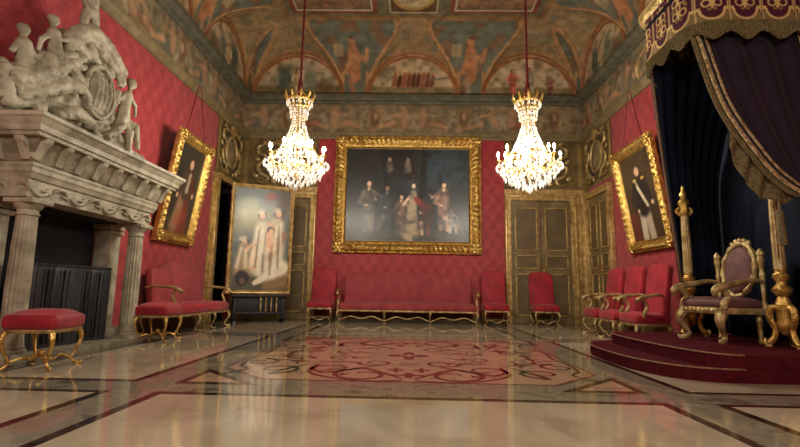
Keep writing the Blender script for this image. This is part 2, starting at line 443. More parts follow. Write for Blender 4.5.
for c, s in (((-5.0, 9.7, 1.55), (1.25, .06, 3.2)), ((-5.0, 10.94, 1.55), (1.25, .06, 3.2)), ((-5.6, 10.3, 1.55), (.06, 1.2, 3.2)), ((-5.0, 10.3, 3.16), (1.25, 1.3, .06)), ((-5.0, 10.3, -.03), (1.25, 1.3, .05))):
    box(bm, c, s)
obj('passage', bm, M['dark'], wl, False)

# ---- painted frieze round the room (children of the walls)
def frieze_cols(L, seed, tone, nx, ny, H=.80):
    cv = Canvas(L, H, nx, ny, tone); r = random.Random(seed)
    cv.mottle(.45, (104,100,80), .6, seed+1); cv.mottle(.18, (146,112,74), .55, seed+2); cv.mottle(.09, (70,66,54), .5, seed+3)
    x = .3; k = 0
    while x < L-.2:
        if k % 3 == 1:     # oval medallion between volutes
            cv.ell(x, H*.5, .17, .28, (150,112,66)); cv.ell(x, H*.5, .12, .22, (96,70,48)); cv.ell(x+.01, H*.58, .05, .1, (176,132,96))
            for s in (-1, 1): cv.arc(x+s*.25, H*.35, .11, .04, (160,146,116), .3 if s > 0 else 0, 4.6 if s > 0 else 4.2, None, .8); cv.cap(x+s*.2, H*.75, x+s*.34, H*.55, .03, .05, (150,136,106), .5, .7)
            x += .55
        else:              # reclining figure with drapery
            s = r.choice((-1, 1)); c = r.choice(((132,72,48),(90,96,92),(150,120,84),(116,86,60)))
            cv.cap(x-.22*s, H*.28, x+.2*s, H*.34, .1, .09, c); cv.cap(x+.1*s, H*.36, x+.42*s, H*.22, .07, .035, SKIN, .3, .8)
            cv.cap(x-.22*s, H*.32, x-.18*s, H*.66, .09, .1, (178,132,98), .3, .85); cv.ell(x-.17*s, H*.82, .055, .065, (170,122,90), 0, .3, .9)
            cv.cap(x-.15*s, H*.66, x+.12*s, H*.6, .04, .03, (182,136,100), .3, .85); cv.cap(x-.35*s, H*.2, x-.5*s, H*.6, .05, .07, (196,182,150), .4, .5)
            x += .72+r.random()*.2
        k += 1
    cv.a = cv.a*.66+np.array((126,110,84.))*.34
    cv.rect(0, 0, L, .03, (76,70,54)); cv.rect(0, H-.03, L, H, (76,70,54))
    return cv.a
FZ0, FH = 4.60, .80
grid('frieze', 2*HW, FH, 260, 26, M['fresco'], wb, lambda u, v: (-HW+u*2*HW, BY-.02, FZ0+v*FH), frieze_cols(2*HW, 3, (138,118,88), 260, 26))
LS = BY-2.0
grid('frieze', LS, FH, 280, 26, M['fresco'], wl, lambda u, v: (-HW+.02, BY-u*LS, FZ0+v*FH), frieze_cols(LS, 11, (132,118,90), 280, 26))
grid('frieze', LS, FH, 280, 26, M['fresco'], wr, lambda u, v: (HW-.02, BY-u*LS, FZ0+v*FH), frieze_cols(LS, 19, (118,110,86), 280, 26))

# ---- cornices: trim swept round the room (path runs clockwise seen from above so the room lies on the right)
path = [(-HW, FY), (-HW, BY), (HW, BY), (HW, FY)]
bm = bmesh.new()
sweep(bm, path, [(0,5.38),(.05,5.38),(.07,5.42),(.14,5.44),(.2,5.5),(.22,5.5),(.22,5.56),(.0,5.58)]); struct(obj('trim_1', bm, M['slate'], smooth=False))
bm = bmesh.new()
sweep(bm, path, [(0,4.46),(.04,4.46),(.05,4.5),(.10,4.54),(.12,4.56),(.12,4.60),(.0,4.62)]); struct(obj('trim_2', bm, M['olive'], smooth=False))
bm = bmesh.new()     # low skirting on the red stretches
sweep(bm, [(-2.3, BY), (2.26, BY)], [(0,0),(.03,0),(.03,.13),(.015,.16),(0,.16)]); struct(obj('baseboard_back', bm, M['olive'], smooth=False))
bm = bmesh.new(); sweep(bm, [(-HW, FY), (-HW, 9.55)], [(0,0),(.03,0),(.03,.13),(.015,.16),(0,.16)]); struct(obj('baseboard_left', bm, M['olive'], smooth=False))
bm = bmesh.new(); sweep(bm, [(HW, 9.45), (HW, FY)], [(0,0),(.03,0),(.03,.13),(.015,.16),(0,.16)]); struct(obj('baseboard_right', bm, M['olive'], smooth=False))

# ---- painted vault: cove with lunettes cut in, flat centre with panels
Z0, HC, RC, ZF = 5.54, 1.42, 1.25, 6.96
BAY = 2.92
def arch(s):
    a = 1.16; s = abs(s)
    return Z0 + (1.2*math.sqrt(1-(s/a)**2) if s < a else -9)
def vault_z(d, s):
    zc = Z0 + (HC*math.sqrt(max(0, 1-(1-d/RC)**2)) if d < RC else HC)
    ar = arch(s); pen = ar + .26*d
    web = pen > zc and d < RC
    return min(ZF, max(zc, pen)), web, zc, pen
def side_s(x, y):
    dl, dr, db = x+HW, HW-x, BY-y
    d = min(dl, dr, db)
    if d == db: s = x
    else: s = (BY-1.33-y)
    k = round(s/BAY); return max(d, 0), s-k*BAY, k, ('b' if d == db else ('l' if d == dl else 'r'))
def axis(a, b, fine, coarse, near=1.4):
    out = [a]; 
    while out[-1] < b-1e-6:
        p = out[-1]; e = min(p-a, b-p)
        st = fine*.4 if e < .12 else (fine if e < near else coarse)
        out.append(min(b, p+st))
    return out
xs = axis(-HW, HW, .028, .034)
ys = [FY]
while ys[-1] < BY-1e-6:
    p = ys[-1]; st = .3 if p < 3.2 else (.05 if p < 8.6 else (.027 if BY-p > .12 else .012)); ys.append(min(BY, p+st))
vs = []; cs = []
def fn(x, y, k=0): return mnoise.noise(Vector((x*1.0, y*1.0, k)))
ORANGE, BROWN, TEAL, CREAM = np.array((170,126,82.)), np.array((128,106,74.)), np.array((90,98,86.)), np.array((168,146,108.))
def seg_d(px, py, ax, ay, bx, by):
    vx, vy = bx-ax, by-ay; t = max(0, min(1, ((px-ax)*vx+(py-ay)*vy)/(vx*vx+vy*vy))); return math.hypot(px-ax-t*vx, py-ay-t*vy)
def gap(d, s):
    z, web, zc, pen = vault_z(max(d, 0), s); return pen-zc
def vcol(x, y):
    d, s, k, w = side_s(x, y); z, web, zc, pen = vault_z(d, s)
    rib = 9.0
    if pen > Z0-1 and d < RC:
        g0 = pen-zc; gx, gy = (gap(d+.012, s)-g0)/.012, (gap(d, abs(s)+.012)-g0)/.012
        if abs(gx) < 60 and abs(gy) < 60: rib = abs(g0)/max(.25, math.hypot(gx, gy))
    h = z-Z0
    n1 = fn(x*3, y*3, 3); n2 = fn(x*9, y*9, 7); n3 = fn(x*20, y*20, 11)
    if web:
        c = BROWN*(1+.15*n1)+np.array((26,18,10))
        g = abs(s)*7+d*5
        if n2+.4*n3 > .18: c = c*.35+np.array((150,140,116))*.65
        if n1 > .25: c = c*.5+TEAL*.5
        if h - (arch(s)-Z0) < .035: c = ORANGE*1.0
        if rib < .055: c = ORANGE*(1+.1*n2)
        elif rib < .07: c = BROWN*.85
    elif d < RC:
        # spandrel: blue-green ground with a seated figure, narrow at the foot
        sp = BAY/2-abs(s); sgn = 1 if s > 0 else -1
        t = sp*sgn                                   # signed distance from spandrel axis
        # height along the spandrel measured by arc length
        L = RC*(1.2-.0)*math.acos(max(-1, min(1, 1-d/RC)))/1.45
        c = TEAL*(1+.2*n1)
        if rib < .05 or (1.13 < abs(s) < 1.2 and L < .5): c = ORANGE*(1.05+.1*n2)
        elif n1 < -.15: c = np.array((112,84,62.))
        # figure
        f = min(seg_d(t, L, 0, .45, .03, .8)/.15, seg_d(t, L, .03, .8, .05, 1.0)/.075)
        legs = min(seg_d(t, L, -.04, .48, .1, .3)/.09, seg_d(t, L, .1, .3, .04, .02)/.06)
        arms = min(seg_d(t, L, .05, .78, -.28, .72)/.05, seg_d(t, L, -.28, .72, -.32, .9)/.045, seg_d(t, L, .1, .75, .22, .5)/.05)
        if legs < 1: c = np.array((140,92,70.)) if (k % 2) else np.array((150,128,100.))
        if f < 1: c = np.array((170,108,70.))*(1+.15*n2)
        if arms < 1: c = np.array((184,126,86.))
        if math.hypot(t-.05, L-1.08) < .075: c = np.array((176,120,86.)) if L < 1.1 else np.array((70,48,34.))
        if .26 < t < .52 and .78 < L < 1.0: c = np.array((158,138,104.))
        if w in 'lr' and n1 > .3: c = c*.6+np.array((60,60,50.))*.4
        # corner wedge gets a band
        if d > RC-.07: c = np.array((140,104,66.))
    else:
        e = d-RC
        c = np.array((128,96,60.))
        if e > .12:
            c = np.array((96,92,70.))*(1+.1*n1)
        ax = abs(x); v = BY-RC-y
        if e > .16 and y > 7.2 or (e > .16):
            vv = (v-.18) % 2.0
            inx = (.82 < ax < 2.75); 
            if vv < 1.75 and inx:
                q = min(ax-.82, 2.75-ax, vv, 1.75-vv)
                c = np.array((120,52,40.)) if q < .09 else (np.array((196,186,158.)) if q < .13 else np.array((112,84,64.))*(1+.3*n1))
                if q > .2 and n2 > .1: c = np.array((140,92,66.))
            if vv < 1.2 and ax < .56:
                q = min(.56-ax, vv, 1.2-vv); oc = max(0, (ax+abs(vv-.6)-.78)/1.4)
                c = np.array((184,172,140.)) if q < .05 else np.array((70,62,46.))
                if q > .1:
                    r_ = math.hypot(ax, (vv-.6)*.95)
                    c = np.array((176,140,72.)) if r_ < .46 else np.array((84,50,34.))
                    if r_ < .38: c = np.array((186,166,120.))*(1+.12*n2)
                    if r_ < .2: c = np.array((150,136,104.))
    c = c*.76+np.array((128,110,78.))*.24
    return c*(1+.05*n3)
for y in ys:
    for x in xs:
        d, s, k, w = side_s(x, y); z = vault_z(d, s)[0]; vs.append((x, y, z))
        cs.append(vcol(x, y) if y > 3.0 else (110,90,60))
NX = len(xs)
fs = [(j*NX+i, (j+1)*NX+i, (j+1)*NX+i+1, j*NX+i+1) for j in range(len(ys)-1) for i in range(NX-1)]
me = bpy.data.meshes.new('ceiling'); me.from_pydata(vs, [], fs); paint(me, np.array(cs, float)); me.materials.append(M['fresco'])
ceil = struct(link(bpy.data.objects.new('ceiling', me)))
# painted lunettes under each little arch
def lunette_cols(seed, kind):
    cv = Canvas(2.4, 1.3, 96, 52, (190,164,128)); 
    cv.mottle(.5, (190,170,140), .6, seed); cv.rect(0, 0, 2.4, .34, (122,104,70), .9, .08); cv.mottle(.14, (92,88,60), .5, seed+5, .5, .8)
    if kind == 0:
        r = random.Random(seed)
        for k in range(9):
            x = .72+k*.12; cv.cap(x, .38, x+.04, .62+.08*r.random(), .06, .05, r.choice(((120,70,50),(90,56,42),(150,96,66)))); cv.ell(x+.03, .72, .035, .04, (160,110,80))
        cv.ell(.45, .75, .25, .2, (110,104,72), 0, .4, .8); cv.cap(1.6, .55, 2.2, .6, .04, .03, (110,110,100), .5, .7)
    elif kind == 1:
        cv.ell(.85, .55, .2, .36, (74,82,70), 0, .4, .9); cv.ell(1.5, .5, .18, .34, (96,104,82), 0, .4, .8)
        person_fig(cv, 1.15, .12, .7, (150,130,96)); cv.ell(1.9, .35, .25, .2, (96,80,56), 0, .4, .8)
    else:
        person_fig(cv, .8, .15, .7, (150,80,60)); person_fig(cv, 1.25, .15, .75, (130,120,96)); person_fig(cv, 1.75, .12, .55, (110,70,60))
    cv.arc(1.2, .02, 1.12, .05, (150,96,58), 0, PI, 1.16)
    return cv.a
def lunette(parent, fnc, seed, kind):
    grid('lunette', 0, 0, 96, 52, M['fresco'], parent, fnc, lunette_cols(seed, kind))
for k in (-1, 0, 1):
    lunette(wb, lambda u, v, c=k*BAY: (c-1.2+2.4*u, BY-.03, Z0-.02+1.25*v), 40+k, (1, 0, 2)[k+1])
    bm = bmesh.new()
    tube(bm, [(k*BAY+1.17*math.cos(a), BY-.05, Z0+1.21*math.sin(a)) for a in np.linspace(.02, PI-.02, 28)], .035, 6, 2)
    obj('arch_moulding', bm, mat('arch_ochre', (156,104,60), .7, 0, (124,80,46)) if k == -1 else bpy.data.materials['arch_ochre'], wb)
for wn, sx in ((wl, -1), (wr, 1)):
    for k in range(0, 3):
        yc = BY-1.33-k*BAY
        lunette(wn, lambda u, v, yc=yc, sx=sx: (sx*(HW-.03), yc+1.2-2.4*u, Z0-.02+1.25*v), 60+k+sx, 1+(k % 2))
        bm = bmesh.new()
        tube(bm, [(sx*(HW-.05), yc+1.17*math.cos(a), Z0+1.21*math.sin(a)) for a in np.linspace(.02, PI-.02, 28)], .035, 6, 2)
        obj('arch_moulding', bm, bpy.data.materials['arch_ochre'], wn)

# ---- doors
def panel_strip(bm, x0, x1, z0, z1, y, w=.035, d=.03):
    """raised moulding rectangle in the XZ plane facing -Y"""
    for (a, b_, c, e) in ((x0, x1, z0, z0+w), (x0, x1, z1-w, z1), (x0, x0+w, z0, z1), (x1-w, x1, z0, z1)):
        box(bm, ((a+b_)/2, y-d/2, (c+e)/2), (b_-a, d, e-c), 0, .008, 1)
def door(name, loc, rz, W, H=3.08, fw=.15):
    """two-leaved panelled door with gilt architrave, local facing -Y, centre origin"""
    root = struct(bpy.data.objects.new(name, None)); COL.objects.link(root); root.location = loc; root.rotation_euler = (0,0,rz)
    ow = W/2-fw
    bm = bmesh.new()
    for s in (-1, 1): box(bm, (s*(ow+fw/2), -.05, H/2), (fw, .10, H), 0, .012, 1); box(bm, (s*(ow+fw*.8), -.075, H/2), (fw*.35, .10, H), 0, .02, 2)
    box(bm, (0, -.05, H-fw/2), (2*ow, .10, fw), 0, .012, 1); box(bm, (0, -.075, H-fw*.2), (W, .10, fw*.35), 0, .02, 2)
    obj('door_frame', bm, M['doorm'], root)
    for s in (-1, 1):
        x0, x1 = (0.006, ow) if s > 0 else (-ow, -.006)
        bm = bmesh.new(); box(bm, ((x0+x1)/2, -.02, (H-fw)/2), (x1-x0, .04, H-fw), 0, .005, 1)
        lf = obj('door_leaf', bm, M['door'], root)
        a, b_ = x0+.09, x1-.07
        for (z0, z1) in ((.18, 1.18), (1.28, 1.62), (1.72, H-fw-.16)):
            bm = bmesh.new(); box(bm, ((a+b_)/2, -.045, (z0+z1)/2), (b_-a-.09, .012, z1-z0-.09)); obj('door_panel', bm, M['doorp'], lf, False)
            bm = bmesh.new(); panel_strip(bm, a, b_, z0, z1, -.04); obj('panel_moulding', bm, M['doorm'], lf)
    bm = bmesh.new(); ell(bm, (.06, -.07, 1.23), (.03,.035,.03)); box(bm, (.06, -.05, 1.23), (.04,.02,.14), 0, .006, 1); obj('door_handle', bm, M['gold'], root)
    return root
door('door_1', (3.13, BY, 0), 0, 1.72)
door('door_2', (-3.2, BY, 0), 0, 1.78)
door('door_3', (HW, 10.27, 0), -PI/2, 1.42)
# left doorway: architrave only, the passage lies open
root = struct(bpy.data.objects.new('door_4', None)); COL.objects.link(root); root.location = (-HW, 10.32, 0); root.rotation_euler = (0,0,PI/2)
bm = bmesh.new()
for s in (-1, 1): box(bm, (s*.61, -.04, 1.6), (.14, .08, 3.2), 0, .012, 1)
box(bm, (0, -.04, 3.16), (1.09, .08, .14), 0, .012, 1); obj('door_frame', bm, M['doorm'], root)
bm = bmesh.new(); box(bm, (-.50, .32, 1.54), (.045, .62, 3.06), .12, .006, 1); obj('door_leaf', bm, M['dark'], root)

# overdoor painted panels
def overdoor_cols(W, seed):
    cv = Canvas(W, 1.28, 70, 50, (104,86,54)); cv.mottle(.4, (78,72,50), .7, seed); cv.mottle(.15, (136,110,62), .5, seed+1)
    x = W*.48; cv.ell(x, .64, .46, .44, (70,62,46)); cv.ell(x, .64, .34, .34, (128,114,88)); cv.ell(x, .7, .16, .2, (104,90,68))
    for i in (.06, .94): cv.rect(W*i-.05, .08, W*i+.05, 1.2, (150,122,70), .8, .02)
    cv.rect(0, 0, W, .05, (140,118,76)); return cv.a
grid('overdoor_panel', 0, 0, 70, 50, M['fresco'], wb, lambda u, v: (2.28+u*(HW-2.28), BY-.015, 3.2+1.27*v), overdoor_cols(1.97, 5))
grid('overdoor_panel', 0, 0, 70, 50, M['fresco'], wb, lambda u, v: (-HW+u*(HW-2.32), BY-.015, 3.2+1.27*v), overdoor_cols(1.93, 8))
grid('overdoor_panel', 0, 0, 70, 50, M['fresco'], wl, lambda u, v: (-HW+.015, 9.58+u*(BY-9.58), 3.2+1.27*v), overdoor_cols(1.52, 9))
grid('overdoor_panel', 0, 0, 70, 50, M['fresco'], wr, lambda u, v: (HW-.015, BY-u*(BY-9.52), 3.2+1.27*v), overdoor_cols(1.58, 12))
# narrow painted jambs flanking the side doors
wbox('jamb_panel', -HW, -HW+.012, 9.5, 9.64, 0, 3.2, M['doorm'], wl)
wbox('jamb_panel', 3.99, HW, BY-.03, BY, 0, 3.2, M['doorm'], wb); wbox('jamb_panel', -HW, -4.09, BY-.03, BY, 0, 3.2, M['doorm'], wb)
for a_, b_ in ((2.26, HW), (-HW, -2.3)): wbox('overdoor_ledge', a_, b_, BY-.11, BY, 3.08, 3.2, M['doorm'], wb)
wbox('jamb_panel', -HW, -HW+.012, 10.99, BY, 0, 3.2, M['door'], wl)
wbox('jamb_panel', HW-.012, HW, 10.98, BY, 0, 3.2, M['door'], wr)
bm = bmesh.new(); box(bm, (HW-.09, BY-.09, 1.6), (.14, .14, 3.2), 0, .02, 2); struct(obj('trim_3', bm, M['doorm']))

# ------------------------------------------------------------------ gilt cartouches over the doors
def cartouche(label, loc, rz, sc=1.0, first=[None]):
    if first[0] is not None: return dup(first[0], loc, rz, label, 'gilt cartouches over the doors', (sc, 1, 1.05))
    t = thing('overdoor_cartouche', label, 'cartouche', loc, rz, 'gilt cartouches over the doors'); t.scale = (sc, 1, 1.05); first[0] = t
    bm = bmesh.new()
    tube(bm, [(.24*math.cos(a), -.03, .33*math.sin(a), .032) for a in np.linspace(0, 2*PI, 29)], None, 8, 2)
    obj('oval_frame', bm, M['gold_pale'], t)
    bm = bmesh.new(); ell(bm, (0, -.012, 0), (.2, .025, .29), None, 3); obj('medallion', bm, M['overdoor'], t)
    for s in (-1, 1):
        bm = bmesh.new()
        tube(bm, [(s*.30, -.03, .44, .012), (s*.42, -.04, .36, .03), (s*.40, -.04, .2, .035), (s*.30, -.05, .16, .03), (s*.33, -.04, .02, .032), (s*.42, -.04, -.1, .038), (s*.36, -.04, -.28, .036), (s*.24, -.05, -.38, .032), (s*.30, -.04, -.5, .03), (s*.42, -.03, -.46, .015)], None, 7, 5)
        tube(bm, [(s*.06, -.03, .40, .02), (s*.16, -.05, .46, .034), (s*.27, -.04, .42, .03), (s*.26, -.04, .52, .012)], None, 7, 5)
        for (x, z, r) in ((.44, .08, .05), (.46, -.32, .055), (.34, .5, .045), (.15, -.46, .05)): ell(bm, (s*x, -.03, z), (r, .03, r*1.4), (0, s*.4, 0))
        obj('scroll', bm, M['gold_pale'], t)
    bm = bmesh.new()
    for k in range(7): a = (k-3)*.32; tube(bm, [(0, -.03, .36, .03), (.17*math.sin(a)*1.0, -.06, .36+.2*math.cos(a), .028), (.2*math.sin(a)*1.1, -.04, .38+.24*math.cos(a), .006)], None, 6, 4)
    obj('shell_crest', bm, M['gold_old'], t)
    return t
ZC = 3.84
for (x, y, rz, sc, lb) in (
  (3.18, BY-.016, 0, 1.5, 'gilt cartouche above the closed back door, right of the right chandelier'),
  (HW-.016, 10.27, -PI/2, 1.25, 'gilt cartouche over the right side door, next to the right wall damask'),
  (-3.2, BY-.016, 0, 1.5, 'gilt cartouche above the back-left door, half hidden by the left chandelier'),
  (-HW+.016, 10.32, PI/2, 1.25, 'gilt cartouche over the dark open doorway in the left wall')):
    cartouche(lb, (x, y, ZC), rz, sc)

# ------------------------------------------------------------------ gilt frames and pictures
def gilt_frame(parent, W, H, fw, depth=.12, amp=.022, m='gold', step=.022, name='frame', corners=True):
    """carved frame; W,H outer size, local XZ centred on x, z from 0..H, facing -Y"""
    hw, hh = W/2-fw, H/2-fw
    prof = [(-.01, .02), (.0, .05), (.08, .075), (.14, .05), (.2, .055), (.32, .09), (.5, .125), (.68, .135), (.8, .11), (.86, .085), (.9, .1), (.96, .095), (1.0, .05), (1.0, .0)]
    prof = [(a*fw, d*depth/.125) for a, d in prof]
    bm = bmesh.new(); ring = []
    nW, nH = max(8, int(W/step)), max(8, int(H/step))
    per = [(1-2*i/nW, -1, 0) for i in range(nW)][::-1] 
    def P(i, side, a):
        if side == 0: s = -1+2*i/nW; return s*(hw+a), -(hh+a), s*(hw+a)
        if side == 1: s = -1+2*i/nH; return (hw+a), s*(hh+a), s*(hh+a)
        if side == 2: s = 1-2*i/nW; return s*(hw+a), (hh+a), s*(hw+a)
        s = 1-2*i/nH; return -(hw+a), s*(hh+a), s*(hh+a)
    for side, cnt in ((0, nW), (1, nH), (2, nW), (3, nH)):
        for i in range(cnt):
            col = []
            for j, (a, d) in enumerate(prof):
                x, z, L = P(i, side, a); t = a/fw
                band = math.exp(-((t-.62)/.22)**2)
                cv = amp*band*(math.sin(L*2*PI/.115+2.2*math.sin(t*7))+.5*math.sin(L*2*PI/.061)) + amp*.35*(1 if .0 <= t < .12 else 0)*math.sin(L*2*PI/.045)
                o = 1+ (.006*math.sin(L*2*PI/.23)/max(abs(x), abs(z), .2) if t > .9 else 0)
                col.append(bm.verts.new((x*o, -(d+cv if 0 < j < len(prof)-1 else d), z*o+H/2)))
            ring.append(col)
    n = len(ring)
    for i in range(n):
        A, B = ring[i], ring[(i+1) % n]
        for k in range(len(prof)-1): bm.faces.new((A[k], B[k], B[k+1], A[k+1]))
    if corners:
        for sx in (-1, 1):
            for sz in (-1, 1):
                cx, cz = sx*(W/2-fw*.45), H/2+sz*(H/2-fw*.45)
                for k in range(6):
                    a = k*PI/3; ell(bm, (cx+fw*.3*math.cos(a), -depth*1.0, cz+fw*.3*math.sin(a)), (fw*.22, .03, fw*.16), (0, -a, 0), 1)
                ell(bm, (cx, -depth*1.1, cz), (fw*.2, .035, fw*.2), None, 1)
        for (cx, cz) in ((0, fw*.4), (0, H-fw*.4), (-W/2+fw*.4, H/2), (W/2-fw*.4, H/2)):
            for k in range(-2, 3):
                dx, dz = (k*fw*.28, 0) if cx == 0 else (0, k*fw*.28)
                ell(bm, (cx+dx, -depth*1.0, cz+dz), (fw*.17, .028, fw*.2), None, 1)
    return obj(name, bm, M[m], parent)
def canvas(parent, W, H, fw, cv):
    w, h = W-2*fw+.02, H-2*fw+.02
    return grid('canvas', 0, 0, cv.nx, cv.ny, M['art'], parent, lambda u, v: ((u-.5)*w, -.03, fw-.01+h*v), cv.a)
def backing(parent, W, H, fw):
    bm = bmesh.new(); box(bm, (0, -.012, H/2), (W-fw, .024, H-fw)); return obj('backing_board', bm, M['dark'], parent, False)

# large group portrait on the back wall
W_, H_ = 3.60, 2.92
t = thing('framed_painting', 'huge dark family group painting in a carved gilt frame above the long sofa', 'painting', (-.09, BY, 1.60), 0, None, 0)
gilt_frame(t, W_, H_, .30, .13, .026); backing(t, W_, H_, .3)
cv = Canvas(3.0, 2.32, 190, 146, (36,42,44))
cv.mottle(.9, (52,60,62), .7, 3); cv.ell(2.45, 1.75, .8, .55, (56,72,80), 0, .6, .8); cv.ell(.5, 1.9, .5, .5, (44,42,38), 0, .5, .8)
cv.rect(1.05, 1.55, 1.75, 2.32, (40,32,28), .8, .05); cv.rect(0, 0, 3.0, .32, (50,42,32), .8, .1); cv.ell(1.55, .2, .6, .12, (92,84,66), 0, .6, .7)
cv.cap(1.0, .4, .95, 2.3, .07, .07, (26,26,26), .4, .8); cv.cap(1.85, 1.0, 1.9, 2.3, .08, .08, (30,26,24), .4, .8)
for (x, y, h, c, sk, l_, st, am) in ((.55,.25,1.28,(84,76,66),(200,168,136),0,0,1),(.98,.28,1.12,(54,60,70),(206,174,142),.02,0,-1),(1.32,.2,.98,(110,90,80),(214,184,156),.03,0,1),
                     (2.38,.3,1.2,(120,98,84),(210,178,146),0,0,-1),(2.55,.22,.62,(130,118,104),(206,174,142),0,1,1),(2.02,.18,.78,(104,56,46),(206,172,144),0,1,-1)):
    person_fig(cv, x, y, h, c, sk, (38,28,24), l_, bool(st), am)
cv.cap(1.58, .2, 1.62, .85, .2, .11, (150,136,110), .3); cv.cap(1.62, .85, 1.64, 1.18, .1, .09, (158,144,118), .3); cv.cap(1.7, 1.05, 1.95, .85, .05, .12, (140,56,50), .4)
cv.ell(1.65, 1.40, .06, .075, (60,44,34)); cv.ell(1.65, 1.37, .048, .06, (222,196,168)); cv.cap(1.55, 1.1, 1.4, .9, .035, .03, (214,186,158))
cv.cap(.78, .3, .92, .62, .04, .06, (150,136,112), .4, .8); cv.cap(2.5, .3, 2.72, .55, .04, .04, (170,160,140), .4, .8)
for x in (1.05, 1.5): cv.ell(x, 2.02, .05, .06, (186,160,134)); cv.cap(x, 1.78, x, 1.93, .09, .07, (120,112,98), .4, .8)
for x_ in (.25, .78, 1.18, 2.0, 2.75): cv.ell(x_, .7, .16, .5, (26,30,32), 0, .8, .55)
cv.mottle(.12, (30,34,36), .45, 21, .45, .8); cv.mottle(.07, (92,84,70), .25, 23, .6, .9)
cv.a = (cv.a-50)*1.3+48
cv.rect(0, 0, 3.0, .02, (150,130,90)); cv.rect(0, 2.3, 3.0, 2.32, (150,130,90))
canvas(t, W_, H_, .3, cv)

# tilted portraits on the side walls
def portrait(label, loc, rz, cv, W=1.28, H=1.95, tilt=math.radians(9), cord=1.2):
    t = thing('framed_portrait', label, 'painting', loc, rz, None, tilt)
    gilt_frame(t, W, H, .2, .10, .02); backing(t, W, H, .2); canvas(t, W, H, .2, cv)
    bm = bmesh.new()
    zt = H+1.0; yb = math.tan(tilt)*1.05
    for s in (-1, 1): tube(bm, [(s*.38, .0, H-.06), (s*.03, yb, zt)], .009, 6)
    obj('hanging_cord', bm, M['rope'], t)
    bm = bmesh.new(); tube(bm, [(0, .03, H/2), (0, .20*1.0, H*.62)], .01, 5); 
    bm.free()
    return t
cv = Canvas(.9, 1.62, 70, 120, (34,34,30)); cv.mottle(.5, (50,48,38), .7, 5); cv.rect(0, 0, .9, .25, (60,44,32), .7, .08)
cv.cap(.5, .1, .48, .75, .26, .17, (104,34,28), .3); cv.cap(.32, .15, .4, .7, .14, .1, (150,120,84), .4, .8); cv.cap(.48, .75, .48, 1.12, .14, .13, (60,44,36), .3)
cv.cap(.5, .8, .52, 1.1, .05, .05, (186,170,140), .4, .8); cv.ell(.48, 1.33, .095, .11, (44,32,24)); cv.ell(.49, 1.3, .07, .09, (204,164,128)); cv.cap(.6, 1.05, .74, .8, .05, .035, (90,34,28)); cv.ell(.74, .74, .04, .05, (200,160,124))
cv.cap(.34, 1.05, .22, .72, .05, .04, (70,50,40)); cv.ell(.22, .68, .04, .05, (196,156,120)); cv.ell(.5, .3, .22, .12, (150,70,50), .4, .5, .6)
portrait('tilted gilt-framed portrait on the left wall, beyond the marble fireplace', (-HW+.015, 8.0, 1.49), PI/2, cv)
cv = Canvas(.9, 1.62, 70, 120, (52,40,30)); cv.mottle(.5, (72,58,40), .7, 15)
cv.cap(.36, .05, .4, .6, .08, .09, (190,176,150), .3); cv.cap(.56, .05, .52, .6, .08, .09, (176,162,138), .3); cv.cap(.46, .6, .47, 1.08, .17, .16, (28,26,30), .25)
cv.cap(.34, 1.12, .58, .62, .035, .035, (210,196,160), .3); cv.ell(.47, 1.3, .09, .11, (50,38,28)); cv.ell(.46, 1.28, .068, .09, (208,168,132)); cv.cap(.62, 1.05, .72, .7, .055, .04, (30,28,32)); cv.ell(.72, .65, .04, .045, (206,168,132))
cv.cap(.32, 1.05, .2, .75, .055, .04, (30,28,32)); cv.cap(.2, .75, .3, .58, .04, .03, (32,30,34)); cv.ell(.31, .56, .035, .04, (206,168,132)); cv.ell(.36, 1.13, .05, .03, (196,160,80)); cv.ell(.58, 1.13, .05, .03, (196,160,80))
cv.rect(.0, 0, .26, .55, (96,40,34), .8, .05)
portrait('tilted gilt-framed portrait of a standing man with sash, on the right wall', (HW-.015, 8.05, 1.50), -PI/2, cv, 1.46, 1.93)

# picture on its stand in the back-left corner
t = thing('easel_painting', 'tall slim-framed painting of a pale robed family standing before the back-left door', 'painting', (-3.25, 9.9, .60), math.radians(24))
W_, H_ = 1.34, 2.38
gilt_frame(t, W_, H_, .085, .05, .004, 'doorm', .06, 'frame', False)
bm = bmesh.new(); box(bm, (0, -.008, H_/2), (W_-.08, .016, H_-.08)); obj('backing_board', bm, M['dark'], t, False)
cv = Canvas(1.18, 2.22, 100, 190, (96,110,108)); cv.mottle(.6, (128,128,106), .7, 4); cv.mottle(.3, (74,90,94), .6, 7)
cv.ell(.35, 1.6, .35, .3, (186,176,132), 0, .6, .7); cv.rect(0, 0, 1.18, .45, (110,98,78), .7, .15); cv.cap(.95, 1.6, 1.1, 2.2, .1, .16, (96,76,62), .5, .8); cv.ell(.75, 2.05, .14, .1, (150,70,54), .3, .4, .7)
W1 = (212,204,180)
cv.cap(.55, .5, .6, 1.35, .2, .15, (200,192,168), .3); cv.cap(.88, .35, .9, 1.45, .24, .15, (190,176,148), .3); cv.cap(.78, .7, 1.05, 1.2, .08, .1, (150,112,84), .4, .8)
for (x, y, r) in ((.58, 1.62, .085), (.92, 1.68, .085), (.78, 1.28, .075), (.24, 1.02, .075), (.45, .9, .06)):
    cv.ell(x, y+.02, r*1.05, r*1.15, (52,34,26)); cv.ell(x+.01, y-.005, r*.8, r*.95, (206,170,136))
cv.cap(.8, .92, .76, 1.18, .1, .08, (214,178,144), .3); cv.cap(.74, 1.12, .56, 1.05, .035, .03, (210,172,138)); cv.cap(.7, 1.45, .86, 1.38, .035, .03, (208,170,136))
cv.cap(.24, .45, .24, .92, .18, .1, (170,150,120), .3); cv.cap(.3, .85, .52, 1.1, .04, .03, (206,170,136)); cv.cap(.45, .5, .46, .82, .08, .07, (214,182,150), .3)
